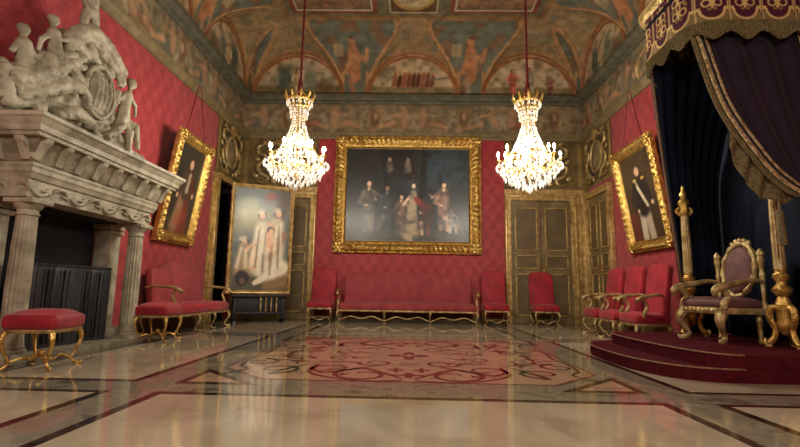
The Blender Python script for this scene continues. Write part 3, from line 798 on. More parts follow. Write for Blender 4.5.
for (a_, b_, c_, d_) in ((.5,.55,.52,1.3),(.62,.5,.66,1.3),(.8,.4,.84,1.05),(.95,.4,.98,1.4),(1.02,.5,1.0,1.3),(.2,.45,.2,.85)): cv.cap(a_, b_, c_, d_, .02, .012, (140,126,104), .8, .45)
cv.ell(.24, .26, .13, .15, (40,36,34)); cv.ell(.25, .2, .07, .07, (120,100,84)); cv.cap(.5, .16, 1.05, .5, .05, .16, (218,210,190), .3); cv.cap(.75, .1, 1.12, .2, .1, .12, (150,128,96), .4); cv.cap(.62, 1.4, .66, .8, .03, .04, W1, .4)
for (a_, b_, c_, d_, r_) in ((.42,.55,.5,1.35,.05),(.56,.35,.6,1.3,.05),(.70,.3,.74,.9,.045),(.86,.3,.9,1.4,.05),(1.02,.55,.98,1.45,.04),(.12,.5,.2,.9,.04),(.3,.5,.28,.85,.04)): cv.cap(a_, b_, c_, d_, r_, r_*.6, (226,220,200), .7, .65)
for (a_, b_, c_, d_) in ((.49,.5,.54,1.3),(.65,.4,.67,1.25),(.8,.35,.82,.95),(.96,.5,.95,1.4)): cv.cap(a_, b_, c_, d_, .02, .01, (128,116,98), .8, .6)
for (x_, y_) in ((.58,1.66),(.92,1.72),(.24,1.06)): cv.ell(x_-.02, y_+.03, .085, .06, (210,200,176), .3, .4, .8)
cv.a = (cv.a-128)*1.35+110
w, h = W_-.15, H_-.15
grid('canvas', 0, 0, cv.nx, cv.ny, M['art'], t, lambda u, v: ((u-.5)*w, -.022, .075+h*v), cv.a)
t = thing('picture_stand', 'low dark stand with pale balusters holding up the tall slim-framed painting', 'stand', (-3.22, 9.94, 0), math.radians(24))
bm = bmesh.new(); box(bm, (0, 0, .565), (1.16, .16, .05), 0, .01); box(bm, (0, 0, .20), (1.0, .1, .045), 0, .01); box(bm, (0, .03, .38), (1.04, .03, .32), 0, .006); obj('rail', bm, M['black'], t)
for s in (-1, 1):
    bm = bmesh.new(); box(bm, (s*.5, .02, .29), (.07, .07, .55), 0, .012); obj('post', bm, M['black'], t)
    bm = bmesh.new(); prism(bm, [(-.28,0),(.28,0),(.26,.05),(.05,.1),(-.05,.1),(-.26,.05)], s*.5-.035, s*.5+.035, 'x', .006, 1); obj('foot', bm, M['black'], t)
for k in range(4):
    bm = bmesh.new(); lathe(bm, [(.012,.225),(.024,.25),(.016,.30),(.026,.36),(.014,.44),(.022,.5),(.014,.545)], (.02+k*.11, -.045, 0), 10); obj('baluster', bm, M['gold_pale'], t)

# ------------------------------------------------------------------ furniture
def cabriole(x, y, z1, dx, dy, r=.03, z0=0):
    """S-curved leg, knee pushed out along (dx,dy), scroll foot"""
    h = z1-z0; bm = bmesh.new()
    P = lambda k, z, rr: (x+dx*k, y+dy*k, z0+h*z, rr)
    tube(bm, [P(0,1.0,r*1.25), P(.045,.86,r*1.3), P(.06,.68,r*1.05), P(.02,.42,r*.7), P(-.02,.22,r*.58), P(.0,.1,r*.62), P(.05,.045,r*.75), P(.085,.06,r*.55), P(.075,.12,r*.3)], None, 8, 4)
    tube(bm, [P(.05,.03,r*.7), P(.05,.0,r*.8)], None, 8)
    return bm
def cushion(bm, w, d, z0, z1, bev, crown=.03, cx=0, cy=0, nx=14, ny=10):
    """padded seat: rounded box with a domed top"""
    r = bmesh.ops.create_cube(bm, size=1, matrix=Matrix.Translation((cx, cy, (z0+z1)/2)) @ Matrix.Diagonal((w, d, z1-z0, 1)))
    es = list({e for v in r['verts'] for e in v.link_edges})
    bmesh.ops.bevel(bm, geom=es, offset=bev, segments=4, profile=.5, affect='EDGES')
    tf = [f for f in bm.faces if f.normal.z > .99 and f.calc_center_median().z > z1-.01]
    if tf:
        r = bmesh.ops.inset_region(bm, faces=tf, thickness=min(w, d)*.12, depth=crown*.7)
        r = bmesh.ops.inset_region(bm, faces=tf, thickness=min(w, d)*.15, depth=crown*.3)

def stool(label, loc, rz, W=.46, D=.48, H=.50):
    t = thing('upholstered_stool', label, 'stool', loc, rz, None)
    bm = bmesh.new(); cushion(bm, W, D, H-.155, H-.02, .05, .04); obj('seat', bm, M['velvet'], t)
    bm = bmesh.new(); box(bm, (0,0,H-.165), (W-.04, D-.04, .035), 0, .012); obj('seat_rail', bm, M['gold_old'], t)
    for sx in (-1, 1):
        for sy in (-1, 1):
            obj('leg', cabriole(sx*(W/2-.06), sy*(D/2-.055), H-.15, sx*.6, sy*.5, .019), M['gold'], t)
    bm = bmesh.new()
    for s in (-1, 1):
        tube(bm, [(s*(W/2-.08), -D/2+.07, .07, .012), (s*(W/2-.14), -D/4, .1, .013), (s*.09, 0, .075, .014), (s*(W/2-.14), D/4, .1, .013), (s*(W/2-.08), D/2-.07, .07, .012)], None, 7, 5)
    tube(bm, [(-.1,0,.075,.013),(0,0,.115,.02),(.1,0,.075,.013)], None, 7); ell(bm, (0,0,.13), (.03,.03,.035))
    obj('stretcher', bm, M['gold'], t); return t
# local x runs along the world x here
s0 = stool('crimson stool with gilt S-curved legs before the fireplace, nearest the camera', (-3.31, 4.20, 0), math.radians(7))
dup(s0, (-3.44, 6.36, 0), math.radians(3), 'crimson stool with gilt legs beside the camel-backed sofa, past the fireplace column')

def sofa(label, loc, rz, W, D, seat_z, outline, mback, mseat, legm, nleg, arm=True, name='sofa', wavy=False, lean=.12, back_t=.12, seat_t=.17):
    """outline: list of (x,z) of the backrest front; local facing -Y"""
    t = thing(name, label, 'sofa' if W > 1 else 'chair', loc, rz)
    bm = bmesh.new(); cushion(bm, W-.08, D-.06, seat_z-seat_t, seat_z-.015, .05, .025, 0, -.02); obj('seat', bm, M[mseat], t)
    bm = bmesh.new(); prism(bm, outline, D/2-back_t-.02, D/2-.02, 'y', .035, 3)
    zb = min(z for x, z in outline)
    for v in bm.verts: v.co.y += (v.co.z-zb)*lean - .05
    obj('backrest', bm, M[mback], t)
    bm = bmesh.new(); box(bm, (0, -.01, seat_z-seat_t-.01), (W-.06, D-.06, .04), 0, .012)
    if wavy:
        n = nleg-1
        for i in range(n):
            a, b_ = -W/2+.05+(W-.1)*i/n, -W/2+.05+(W-.1)*(i+1)/n
            q = [(a+(b_-a)*u, -D/2+.05, .085+.045*math.sin(u*PI)-.028*math.cos(u*4*PI), .016) for u in np.linspace(0, 1, 13)]
            tube(bm, q, None, 7, 2)
    obj('seat_rail', bm, M[legm], t)
    for i in range(nleg):
        x = -W/2+.06+(W-.12)*i/(nleg-1); e = 0 if 0 < i < nleg-1 else (-1 if i == 0 else 1)
        obj('leg', cabriole(x, -D/2+.06, seat_z-seat_t, e*.6, -.8, .021), M[legm], t)
        obj('leg', cabriole(x, D/2-.08, seat_z-seat_t, e*.5, .5, .019), M[legm], t)
    if arm:
        for s in (-1, 1):
            x = s*(W/2-.03); bm = bmesh.new()
            tube(bm, [(x, D/2-.08, seat_z+.24, .022), (x, .1, seat_z+.27, .024), (x+s*.015, -D/2+.16, seat_z+.25, .027), (x+s*.02, -D/2+.05, seat_z+.21, .032), (x, -D/2+.02, seat_z+.17, .022)], None, 8, 5)
            tube(bm, [(x+s*.01, -D/2+.12, seat_z+.22, .024), (x, -D/2+.17, seat_z+.13, .02), (x, -D/2+.13, seat_z+.03, .028), (x, -D/2+.1, seat_z-seat_t, .03)], None, 8, 5)
            obj('armrest', bm, M[legm], t)
    return t
def camel(W, z0, zs, zt, dip=.1):
    """camel-backed outline: sides to zs, hump to zt"""
    q = [(-W/2, z0), (W/2, z0), (W/2, zs-.05)] + [(W/2-.03, zs)]
    for u in np.linspace(.9, -.9, 19): 
        h = zs + (zt-zs)*(.5+.5*math.cos(min(1, abs(u)/.72)*PI)) + (.0 if abs(u) < .8 else .01)
        q.append((u*W/2, h))
    q += [(-W/2+.03, zs), (-W/2, zs-.05)]; return q
# left sofa: backrest narrower than the seat as seen in the photo
sofa('long camel-backed crimson sofa with gilt arms against the left wall', (-3.80, 8.0, 0), PI/2, 1.95, .68, .47, camel(1.72, .34, 1.0, 1.15), 'velvet_b', 'velvet', 'gold_pale', 4, True, 'sofa')
sofa('very long crimson sofa with scalloped gilt rail under the huge group painting', (-.05, 10.66, 0), 0, 3.16, .7, .45, camel(2.96, .33, 1.06, 1.17), 'velvet_b', 'velvet_b', 'gold_pale', 4, True, 'sofa', True)

def side_chair(label, loc, rz, W=.57, D=.56, arm=False, first={}):
    key = arm; grp = 'crimson armchairs along the right wall' if arm else 'crimson side chairs along the back wall'
    if key in first: return dup(first[key], loc, rz, label, grp)
    zb = [(-W*.49, .36), (W*.49, .36), (W*.49, 1.13), (W*.42, 1.18), (W*.25, 1.205), (0, 1.215), (-W*.25, 1.205), (-W*.42, 1.18), (-W*.49, 1.13)]
    t = thing('armchair' if arm else 'side_chair', label, 'chair', loc, rz, grp); first[key] = t
    bm = bmesh.new(); cushion(bm, W, D-.04, .31, .455, .045, .025, 0, -.02); obj('seat', bm, M['velvet'], t)
    bm = bmesh.new(); prism(bm, zb, D/2-.12, D/2-.02, 'y', .03, 3)
    for v in bm.verts: v.co.y += (v.co.z-.36)*.16 - .06
    obj('backrest', bm, M['velvet'], t)
    bm = bmesh.new(); box(bm, (0,-.01,.30), (W-.03, D-.06, .04), 0, .012); obj('seat_rail', bm, M['gold_pale'], t)
    for sx in (-1, 1):
        obj('leg', cabriole(sx*(W/2-.05), -D/2+.06, .30, sx*.5, -.8, .019), M['gold_pale'], t)
        obj('leg', cabriole(sx*(W/2-.06), D/2-.08, .30, sx*.4, .7, .022), M['gold_pale'], t)
    bm = bmesh.new(); q = [(-W/2+.05+(W-.1)*u, -D/2+.05, .08+.03*math.sin(u*PI*3), .013) for u in np.linspace(0, 1, 11)]
    tube(bm, q, None, 7, 2); obj('stretcher', bm, M['gold_pale'], t)
    bm = bmesh.new(); tube(bm, [(-W/2+.06, D/2-.08, .09), (W/2-.06, D/2-.08, .09)], .011, 7); obj('stretcher', bm, M['gold_pale'], t)
    if arm:
        for s in (-1, 1):
            x = s*(W/2-.01); bm = bmesh.new()
            tube(bm, [(x-s*.03, D/2-.12, .72, .018), (x, .06, .735, .022), (x+s*.02, -D/2+.14, .70, .025), (x+s*.03, -D/2+.04, .665, .032), (x+s*.01, -D/2+.03, .63, .018)], None, 8, 5)
            tube(bm, [(x+s*.01, -D/2+.1, .68, .022), (x, -D/2+.18, .58, .02), (x, -D/2+.14, .47, .026), (x-s*.02, -D/2+.12, .38, .026)], None, 8, 5)
            obj('armrest', bm, M['gold_pale'], t)
    return t
side_chair('crimson high-backed side chair at the left end of the very long sofa', (-2.02, 10.66, 0), 0)
side_chair('crimson high-backed side chair at the right end of the very long sofa', (1.94, 10.66, 0), 0)
side_chair('crimson high-backed side chair standing alone in front of the olive back door', (3.07, 10.72, 0), 0)
side_chair('crimson gilt-armed chair nearest the throne platform, first of the right wall row', (3.54, 7.12, 0), -PI/2, arm=True)
side_chair('crimson gilt-armed chair in the middle of the right wall row of three', (3.54, 7.88, 0), -PI/2, arm=True)
side_chair('crimson gilt-armed chair nearest the right side door, last of the right wall row', (3.54, 8.62, 0), -PI/2, arm=True)

# ------------------------------------------------------------------ fireplace
FX = -3.72; CY0, CY1 = 4.33, 6.12
t = thing('marble_fireplace', 'monumental carved grey marble fireplace with fluted columns on the left wall', 'fireplace', (-HW, 5.2, 0))
def L(bm):      # build in world metres, then store local to the thing
    bmesh.ops.translate(bm, verts=bm.verts[:], vec=(HW, -5.2, 0)); return bm
for cy in (CY0, CY1):
    bm = bmesh.new(); lathe(bm, [(.102,.16),(.102,.2),(.097,.24),(.099,.7),(.094,1.1),(.087,1.38),(.087,1.40)], (FX, cy, 0), 64, 16, .10, (.22,1.39)); c = obj('column', L(bm), M['stone'], t)
    bm = bmesh.new(); box(bm, (FX, cy, .05), (.27,.27,.10), 0, .008); lathe(bm, [(.125,.1),(.13,.115),(.125,.13),(.107,.14),(.112,.155),(.104,.17)], (FX, cy, 0), 28); obj('column_base', L(bm), M['stone'], c)
    bm = bmesh.new(); lathe(bm, [(.087,1.39),(.1,1.40),(.1,1.415),(.088,1.42),(.088,1.45),(.108,1.47),(.125,1.5),(.13,1.51)], (FX, cy, 0), 28); box(bm, (FX, cy, 1.535), (.28,.28,.05), 0, .006); obj('capital', L(bm), M['stone'], c)
    bm = bmesh.new(); box(bm, (-4.115, cy+.02, .74), (.2,.24,1.48), 0, .008); box(bm, (-4.115, cy+.02, .08), (.26,.3,.16), 0, .01); box(bm, (-4.115, cy+.02, 1.44), (.26,.3,.05), 0, .01); box(bm, (-4.115, cy+.02, 1.52), (.26,.32,.08), 0, .012)
    obj('pilaster', L(bm), M['stone'], t)
bm = bmesh.new(); box(bm, (-3.905, 5.22, .03), (.67, 2.1, .06), 0, .01); obj('plinth', L(bm), M['stone_d'], t)
bm = bmesh.new(); box(bm, (-4.235, 5.2, .80), (.03, 1.6, 1.5)); box(bm, (-4.05, 5.2, 1.555), (.3, 1.6, .03)); obj('firebox', L(bm), M['soot'], t, False)
y0, y1 = 4.19, 6.25
upath = [(-HW, y0), (FX+.16, y0), (FX+.16, y1), (-HW, y1)]
def usweep(name, prof, m, par=None):
    bm = bmesh.new(); ys0, ys1, xf = y0+.0, y1, FX+.10
    sweep(bm, [(-HW, ys1), (xf, ys1), (xf, ys0), (-HW, ys0)], prof, False, -1); return obj(name, L(bm), M[m], par or t, False)
def solid(name, z0, z1, out, m):
    bm = bmesh.new(); box(bm, ((-HW+FX+.10+out)/2, 5.2, (z0+z1)/2), (FX+.10+out+HW, y1-y0+2*out, z1-z0)); return obj(name, L(bm), M[m], t, False)
def U(name, prof, m):
    """moulding round the three free sides"""
    bm = bmesh.new(); xf = FX+.10
    sweep(bm, [(-HW, y0), (xf, y0), (xf, y1), (-HW, y1)], prof, False, 1); return obj(name, L(bm), M[m], t, False)
solid('architrave', 1.56, 1.86, 0, 'stone')
U('architrave_moulding', [(0,1.74),(.02,1.74),(.035,1.78),(.05,1.80),(.05,1.84),(.06,1.86),(.06,1.885),(0,1.885)], 'stone')
solid('bed', 1.86, 2.14, .02, 'stone_d')
U('coved_cornice', [(0,1.885),(.06,1.89),(.08,1.93),(.11,2.00),(.14,2.08),(.155,2.12),(0,2.12)], 'stone_d')
U('cornice', [(0,2.10),(.21,2.10),(.215,2.13),(.235,2.14),(.24,2.19),(.255,2.21),(.28,2.245),(.30,2.26),(.30,2.295),(0,2.30)], 'stone')
solid('cap_slab', 2.20, 2.30, .02, 'stone')
for k in range(9):      # scrolled modillions under the cornice
    yy = 4.14+k*.27; bm = bmesh.new(); xf = FX+.10
    prism(bm, [(xf+.04,1.93),(xf+.085,1.9),(xf+.10,1.95),(xf+.13,2.02),(xf+.18,2.05),(xf+.20,2.08),(xf+.20,2.115),(xf+.04,2.115)], yy-.045, yy+.045, 'y', .008, 1); obj('modillion', L(bm), M['stone'], t)
for k in range(3):
    xx = FX-.42+k*.26; bm = bmesh.new()
    prism(bm, [(y0-.04,1.93),(y0-.085,1.9),(y0-.10,1.95),(y0-.13,2.02),(y0-.18,2.05),(y0-.20,2.08),(y0-.20,2.115),(y0-.04,2.115)], xx-.045, xx+.045, 'x', .008, 1); obj('modillion', L(bm), M['stone'], t)
# carved leaf relief on the frieze
bm = bmesh.new(); xf = FX+.10
for k in range(8):
    yy = 4.32+k*.255; s = 1 if k % 2 else -1
    tube(bm, [(xf, yy-.1, 1.64, .012), (xf+.02, yy-.04, 1.64+.05*s, .02), (xf+.02, yy+.05, 1.65+.04*s, .018), (xf+.02, yy+.07, 1.64-.01*s, .014), (xf+.01, yy+.02, 1.64, .01)], None, 6, 4)
    ell(bm, (xf+.01, yy+.1, 1.645), (.02,.035,.045))
for k in range(3):
    xx = -4.1+k*.22; tube(bm, [(xx-.09, y0, 1.64, .012), (xx-.03, y0-.02, 1.69, .02), (xx+.05, y0-.02, 1.66, .018), (xx+.03, y0-.01, 1.61, .01)], None, 6, 4)
obj('leaf_relief', L(bm), M['stone'], t)

# sculpture above the mantel (y along the wall, z up)
t = thing('mantel_sculpture', 'carved grey marble group of putti and reclining figures crowning the fireplace', 'sculpture', (-4.0, 5.1, 2.30))
def LS_(bm): bmesh.ops.translate(bm, verts=bm.verts[:], vec=(4.0, -5.1, -2.30)); return bm
def cap3(bm, a, b, ra, rb, n=3):
    a, b = Vector(a), Vector(b); N = max(2, int((b-a).length/(min(ra, rb)*.7)))
    for i in range(N+1):
        u = i/N; r = ra+(rb-ra)*u; ell(bm, a.lerp(b, u), (r, r, r), None, 2)
# rockwork and drapery mass
bm = bmesh.new(); rr = random.Random(3)
for (y, z, ry, rz_) in ((4.09,2.5,.24,.2),(4.44,2.62,.34,.26),(4.93,2.75,.42,.4),(5.37,2.66,.36,.36),(5.79,2.52,.25,.24),(6.05,2.4,.16,.13),(4.58,3.05,.24,.16),(4.94,3.2,.26,.34),(5.2,3.15,.24,.34),(4.76,3.45,.17,.12),(5.0,3.52,.17,.2),(5.28,3.44,.15,.12),(3.97,2.55,.12,.22),(4.23,2.72,.2,.18),(4.43,3.05,.18,.12),(5.42,3.0,.2,.22)):
    ell(bm, (-3.9, y, z), (.16, ry, rz_))
    for k in range(6):
        a = rr.random()*2*PI; q = .8*math.sqrt(rr.random()); ell(bm, (-3.79+rr.random()*.05, y+ry*q*math.cos(a), z+rz_*q*math.sin(a)), (.05, .05+.09*rr.random(), .03+.05*rr.random()), (a, 0, 0))
for v in bm.verts:
    if v.co.z < 2.305: v.co.z = 2.305
    if v.co.x < -4.2: v.co.x = -4.2
remeshed('rockwork', LS_(bm), M['stone'], t, .022, .028, 11, 1)
bm = bmesh.new(); ell(bm, (-3.74, 5.1, 3.0), (.07,.2,.27), (.2,0,0), 3)
for k in range(4): tube(bm, [(-3.68, 4.98+k*.08, 2.8, .014), (-3.655, 5.0+k*.08, 3.0, .018), (-3.68, 5.0+k*.075, 3.2, .014)], None, 6, 4)
tube(bm, [(-3.7, 5.1+.24*math.cos(a), 3.0+.31*math.sin(a), .026) for a in np.linspace(0, 2*PI, 29)], None, 8, 1)
remeshed('shield', LS_(bm), M['stone'], t, .015, .008, 20, 1)
bm = bmesh.new()
for (e, w) in ((0, 1), (.09, .8)):
    tube(bm, [(-3.78, 4.62, 3.2-e, .05*w), (-3.76, 4.66, 3.46-e, .075*w), (-3.74, 4.9, 3.66-e, .085*w), (-3.74, 5.2, 3.6-e*1.3, .085*w), (-3.74, 5.44, 3.5-e*1.5, .07*w), (-3.73, 5.52, 3.42-e*1.5, .055*w), (-3.72, 5.42, 3.35-e, .04*w)], None, 9, 5)
remeshed('scrolled_pediment', LS_(bm), M['stone'], t, .018, .022, 13, 1)
# sweeping drapery folds
bm = bmesh.new()
for pts_ in ([(3.96,2.62,.09),(4.28,2.86,.11),(4.6,3.1,.08),(4.8,3.3,.045)], [(4.04,2.5,.07),(4.48,2.8,.1),(4.82,2.92,.07),(5.0,2.74,.05)], [(4.5,2.5,.06),(4.8,2.62,.08),(5.1,2.56,.05)], [(5.3,2.52,.06),(5.55,2.75,.07),(5.6,3.0,.05)], [(4.3,3.02,.06),(4.6,3.08,.07),(4.86,2.98,.05)]):
    tube(bm, [(-3.72, y, z, r) for y, z, r in pts_], None, 9, 6)
remeshed('drapery', LS_(bm), M['stone'], t, .018, .02, 15, 1)
def carved(name, joints, head, hr=.06, x0=-3.74):
    """joints of (y,z,r) pairs; one continuous carved figure"""
    bm = bmesh.new()
    for (a, b_) in joints: cap3(bm, (x0+(a[3] if len(a) > 3 else 0), a[0], a[1]), (x0+(b_[3] if len(b_) > 3 else 0), b_[0], b_[1]), a[2], b_[2])
    y, z = head; ell(bm, (x0, y, z), (hr*.92, hr*.92, hr*1.12)); ell(bm, (x0+hr*.9, y, z-hr*.1), (hr*.2, hr*.16, hr*.25)); ell(bm, (x0-hr*.2, y, z+hr*.3), (hr*.95, hr*.98, hr*.85))
    for k in (-1, 1): ell(bm, (x0+hr*.78, y+k*hr*.32, z+hr*.1), (hr*.12, hr*.12, hr*.1))
    return remeshed(name, LS_(bm), M['stone'], t, .013, .004, 25, 1)
carved('standing_putto', [((4.78,3.58,.028),(4.76,3.70,.045)),((4.76,3.70,.045),(4.80,3.86,.062)),((4.95,3.6,.028),(4.95,3.74,.045)),((4.95,3.74,.045),(4.90,3.88,.065)),((4.85,3.88,.085),(4.84,4.08,.085)),((4.76,4.12,.04),(4.66,3.98,.035)),((4.66,3.98,.035),(4.72,3.86,.025,.04)),((4.92,4.12,.04),(5.03,4.2,.035)),((5.03,4.2,.035),(5.0,4.33,.022)),((4.84,4.1,.04),(4.83,4.2,.035))], (4.82,4.27), .078)
carved('seated_putto', [((5.62,2.88,.085),(5.62,3.05,.075)),((5.62,3.05,.075),(5.66,3.2,.07)),((5.66,2.86,.06),(5.78,2.82,.055,.07)),((5.78,2.82,.055,.07),(5.92,2.58,.035,.04)),((5.58,2.84,.06),(5.68,2.72,.05,.07)),((5.68,2.72,.05,.07),(5.74,2.5,.032,.04)),((5.6,3.18,.035),(5.46,3.06,.03)),((5.46,3.06,.03),(5.42,3.16,.022)),((5.72,3.2,.035),(5.84,3.14,.03)),((5.84,3.14,.03),(5.86,3.0,.022)),((5.68,3.24,.03),(5.70,3.32,.03))], (5.73,3.40), .068)
carved('turning_figure', [((4.1,2.8,.09),(4.07,2.94,.08)),((4.07,2.94,.08),(4.05,3.02,.075)),((4.12,2.82,.075),(4.34,2.96,.06,.04)),((4.34,2.96,.06,.04),(4.5,2.82,.04,.04)),((4.09,3.03,.035),(4.2,2.96,.03)),((4.2,2.96,.03),(4.3,3.06,.02)),((4.0,3.02,.035),(3.94,2.9,.03)),((4.04,3.04,.03),(4.03,3.1,.03))], (4.03,3.16), .058)
carved('reclining_figure', [((4.44,3.1,.08),(4.41,3.22,.07)),((4.41,3.22,.07),(4.38,3.32,.068)),((4.46,3.1,.07),(4.64,3.22,.055,.03)),((4.64,3.22,.055,.03),(4.72,3.06,.035,.03)),((4.34,3.3,.032),(4.24,3.18,.028)),((4.24,3.18,.028),(4.22,3.06,.02)),((4.43,3.3,.032),(4.54,3.34,.028)),((4.54,3.34,.028),(4.62,3.42,.02)),((4.37,3.34,.03),(4.36,3.4,.03))], (4.36,3.46), .058)
carved('lower_figure', [((3.98,2.42,.07),(3.93,2.56,.07)),((4.0,2.42,.065),(4.2,2.5,.055,.03)),((4.2,2.5,.055,.03),(4.32,2.4,.035,.03)),((3.92,2.56,.04),(3.91,2.64,.03))], (3.905,2.70), .058)

# fire screen of four leaves
t = thing('folding_screen', 'dark panelled folding screen closing the fireplace opening between its columns', 'screen', (-3.93, 5.2, .06))
for k in range(5):
    yy = -.60+k*.30; a = .16 if k % 2 else -.16
    bm = bmesh.new(); box(bm, (0, yy, .44), (.03, .30, .88), a, .006); f = obj('screen_leaf', bm, M['screen'], t)
    bm = bmesh.new()
    for q in range(4): box(bm, (.022, yy-.1+q*.067, .44), (.02, .012, .8), a, .004, 1)
    box(bm, (.0, yy, .89), (.05, .3, .03), a, .006, 1); obj('screen_moulding', bm, M['black'], f)

# ------------------------------------------------------------------ dais, throne and canopy
DY0, DY1, DX = 4.16, 6.45, 2.90
t = thing('throne_platform', 'maroon carpeted platform with two bowed steps under the throne', 'platform', (3.6, 5.3, 0))
def LD(bm): bmesh.ops.translate(bm, verts=bm.verts[:], vec=(-3.6, -5.3, 0)); return bm
def bow(dep, y0=DY0, y1=DY1, p=2.6, n=40):
    yc, h = (y0+y1)/2, (y1-y0)/2; out = []
    for k in range(n+1):
        a = -PI/2+PI*k/n; u, w = math.sin(a), math.cos(a)
        u = math.copysign(abs(u)**(2/p), u); w = abs(w)**(2/p); out.append((DX-dep*w, yc+h*u))
    return out
o1 = bow(.70)+[(HW-.03, DY1), (HW-.03, DY0)]; o2 = bow(.34)+[(HW-.03, DY1), (HW-.03, DY0)]
bm = bmesh.new(); prism(bm, o1, 0, .12, 'z', .008, 2); obj('lower_step', LD(bm), M['carpet'], t)
bm = bmesh.new(); prism(bm, o2, .12, .24, 'z', .008, 2); obj('platform_top', LD(bm), M['carpet'], t)
for dep, z in ((.70, .117), (.34, .237)):
    bm = bmesh.new(); tube(bm, [(x, y, z) for x, y in bow(dep+.004)], .008, 6, 1); obj('edge_braid', LD(bm), M['trimc'], t)

# throne
t = thing('throne', 'gilt throne armchair with oval upholstered back on the maroon platform', 'throne', (3.52, 5.37, .242), -PI/2+.10)
TW, TD = .66, .52
bm = bmesh.new(); cushion(bm, TW-.04, TD-.03, .37, .46, .035, .03); obj('seat', bm, M['throne_v'], t)
bm = bmesh.new(); box(bm, (0,0,.34), (TW, TD, .07), 0, .014)
for k in range(9): ell(bm, (-.26+k*.065, -TD/2-.005, .34), (.022,.012,.024), None, 1)
obj('seat_rail', bm, M['gold_pale'], t)
for sx in (-1, 1):
    obj('leg', cabriole(sx*(TW/2-.05), -TD/2+.05, .32, sx*.5, -.9, .043), M['gold_pale'], t)
    bm = bmesh.new(); lathe(bm, [(.022,0),(.03,.02),(.02,.05),(.03,.22),(.036,.26),(.026,.28),(.04,.31)], (sx*(TW/2-.05), TD/2-.05, 0), 12); obj('leg', bm, M['gold_pale'], t)
bm = bmesh.new(); ell(bm, (0, TD/2+.0, .80), (.20, .05, .265), (-.14,0,0), 3); obj('oval_back', bm, M['throne_v'], t)
bm = bmesh.new()
tube(bm, [(.225*math.cos(a), TD/2+.0+(.31*math.sin(a))*.14, .80+.30*math.sin(a), .03+.008*math.sin(a*12)) for a in np.linspace(0, 2*PI, 41)], None, 8, 1)
for k in range(5): a = PI/2+(k-2)*.24; ell(bm, (.25*math.cos(a), TD/2+.045, .80+.335*math.sin(a)), (.03,.025,.04), None, 1)
obj('back_frame', bm, M['gold_pale'], t)
for sx in (-1, 1):
    bm = bmesh.new(); lathe(bm, [(.026,.36),(.03,.42),(.02,.46),(.024,.7),(.032,.74),(.022,.77),(.03,.86),(.04,.9),(.03,.94),(.036,.98),(.01,1.02)], (sx*(TW/2-.02), TD/2-.0, 0), 12); ell(bm, (sx*(TW/2-.02), TD/2, .96), (.045,.035,.05), None, 2); obj('back_post', bm, M['gold_pale'], t)
    bm = bmesh.new(); x = sx*(TW/2-.01)
    tube(bm, [(x, TD/2-.02, .66, .026), (x, .12, .67, .028), (x+sx*.02, -.08, .63, .034), (x+sx*.02, -TD/2+.03, .60, .045), (x+sx*.01, -TD/2-.05, .56, .04), (x, -TD/2-.05, .50, .025)], None, 9, 5)
    tube(bm, [(x, -TD/2+.04, .58, .034), (x, -TD/2+.1, .49, .03), (x, -TD/2+.05, .42, .038), (x, -TD/2+.04, .36, .036)], None, 9, 5); obj('armrest', bm, M['gold_pale'], t)

# gilt candle-stands
def torchere(label, loc, rz=0, first=[None]):
    if first[0]: return dup(first[0], loc, rz, label, 'gilt torch stands beside the throne')
    t = thing('torchere', label, 'torch stand', loc, rz, 'gilt torch stands beside the throne'); first[0] = t
    bm = bmesh.new(); lathe(bm, [(.05,.40),(.075,.42),(.06,.46),(.045,.5),(.085,.55),(.09,.58),(.05,.62),(.045,.65),(.07,.69),(.072,.72),(.048,.75),(.056,.78)], (0,0,0), 24); obj('knop', bm, M['gold'], t)
    bm = bmesh.new(); lathe(bm, [(.052,.78),(.055,.82),(.052,1.0),(.048,1.3),(.044,1.5),(.046,1.52)], (0,0,0), 48, 12, .12, (.81,1.51)); obj('shaft', bm, M['gold_pale'], t)
    bm = bmesh.new(); lathe(bm, [(.046,1.52),(.065,1.54),(.07,1.57),(.042,1.6),(.038,1.63),(.06,1.67),(.068,1.7),(.05,1.73),(.03,1.75),(.04,1.78),(.045,1.8),(.03,1.83),(.018,1.86),(.022,1.88),(.006,1.92)], (0,0,0), 20)
    for k in range(4): a = k*PI/2+.4; tube(bm, [(.05*math.cos(a), .05*math.sin(a), 1.52, .014), (.09*math.cos(a), .09*math.sin(a), 1.58, .02), (.06*math.cos(a), .06*math.sin(a), 1.63, .012)], None, 7, 4)
    obj('finial', bm, M['gold'], t)
    bm = bmesh.new(); lathe(bm, [(.03,.12),(.06,.16),(.075,.24),(.065,.32),(.08,.38),(.055,.41)], (0,0,0), 18); obj('base', bm, M['gold'], t)
    for k in range(3):
        a = k*2*PI/3+PI*.17; c, s = math.cos(a), math.sin(a); P = lambda r, z, rr: (r*c, r*s, z, rr)
        bm = bmesh.new(); tube(bm, [P(.05,.40,.03), P(.11,.38,.034), P(.12,.28,.032), P(.085,.18,.028), P(.10,.09,.03), P(.15,.036,.034), P(.18,.045,.026), P(.17,.085,.012)], None, 8, 5); tube(bm, [P(.15,.03,.03), P(.15,0,.034)], None, 8); obj('foot', bm, M['gold'], t)
    return t
torchere('fluted gilt torch stand right of the throne, under the tied-back curtain', (3.78, 4.80, .243))
torchere('fluted gilt torch stand left of the throne, its finial against the dark curtain', (3.56, 5.99, .243), PI*.3)

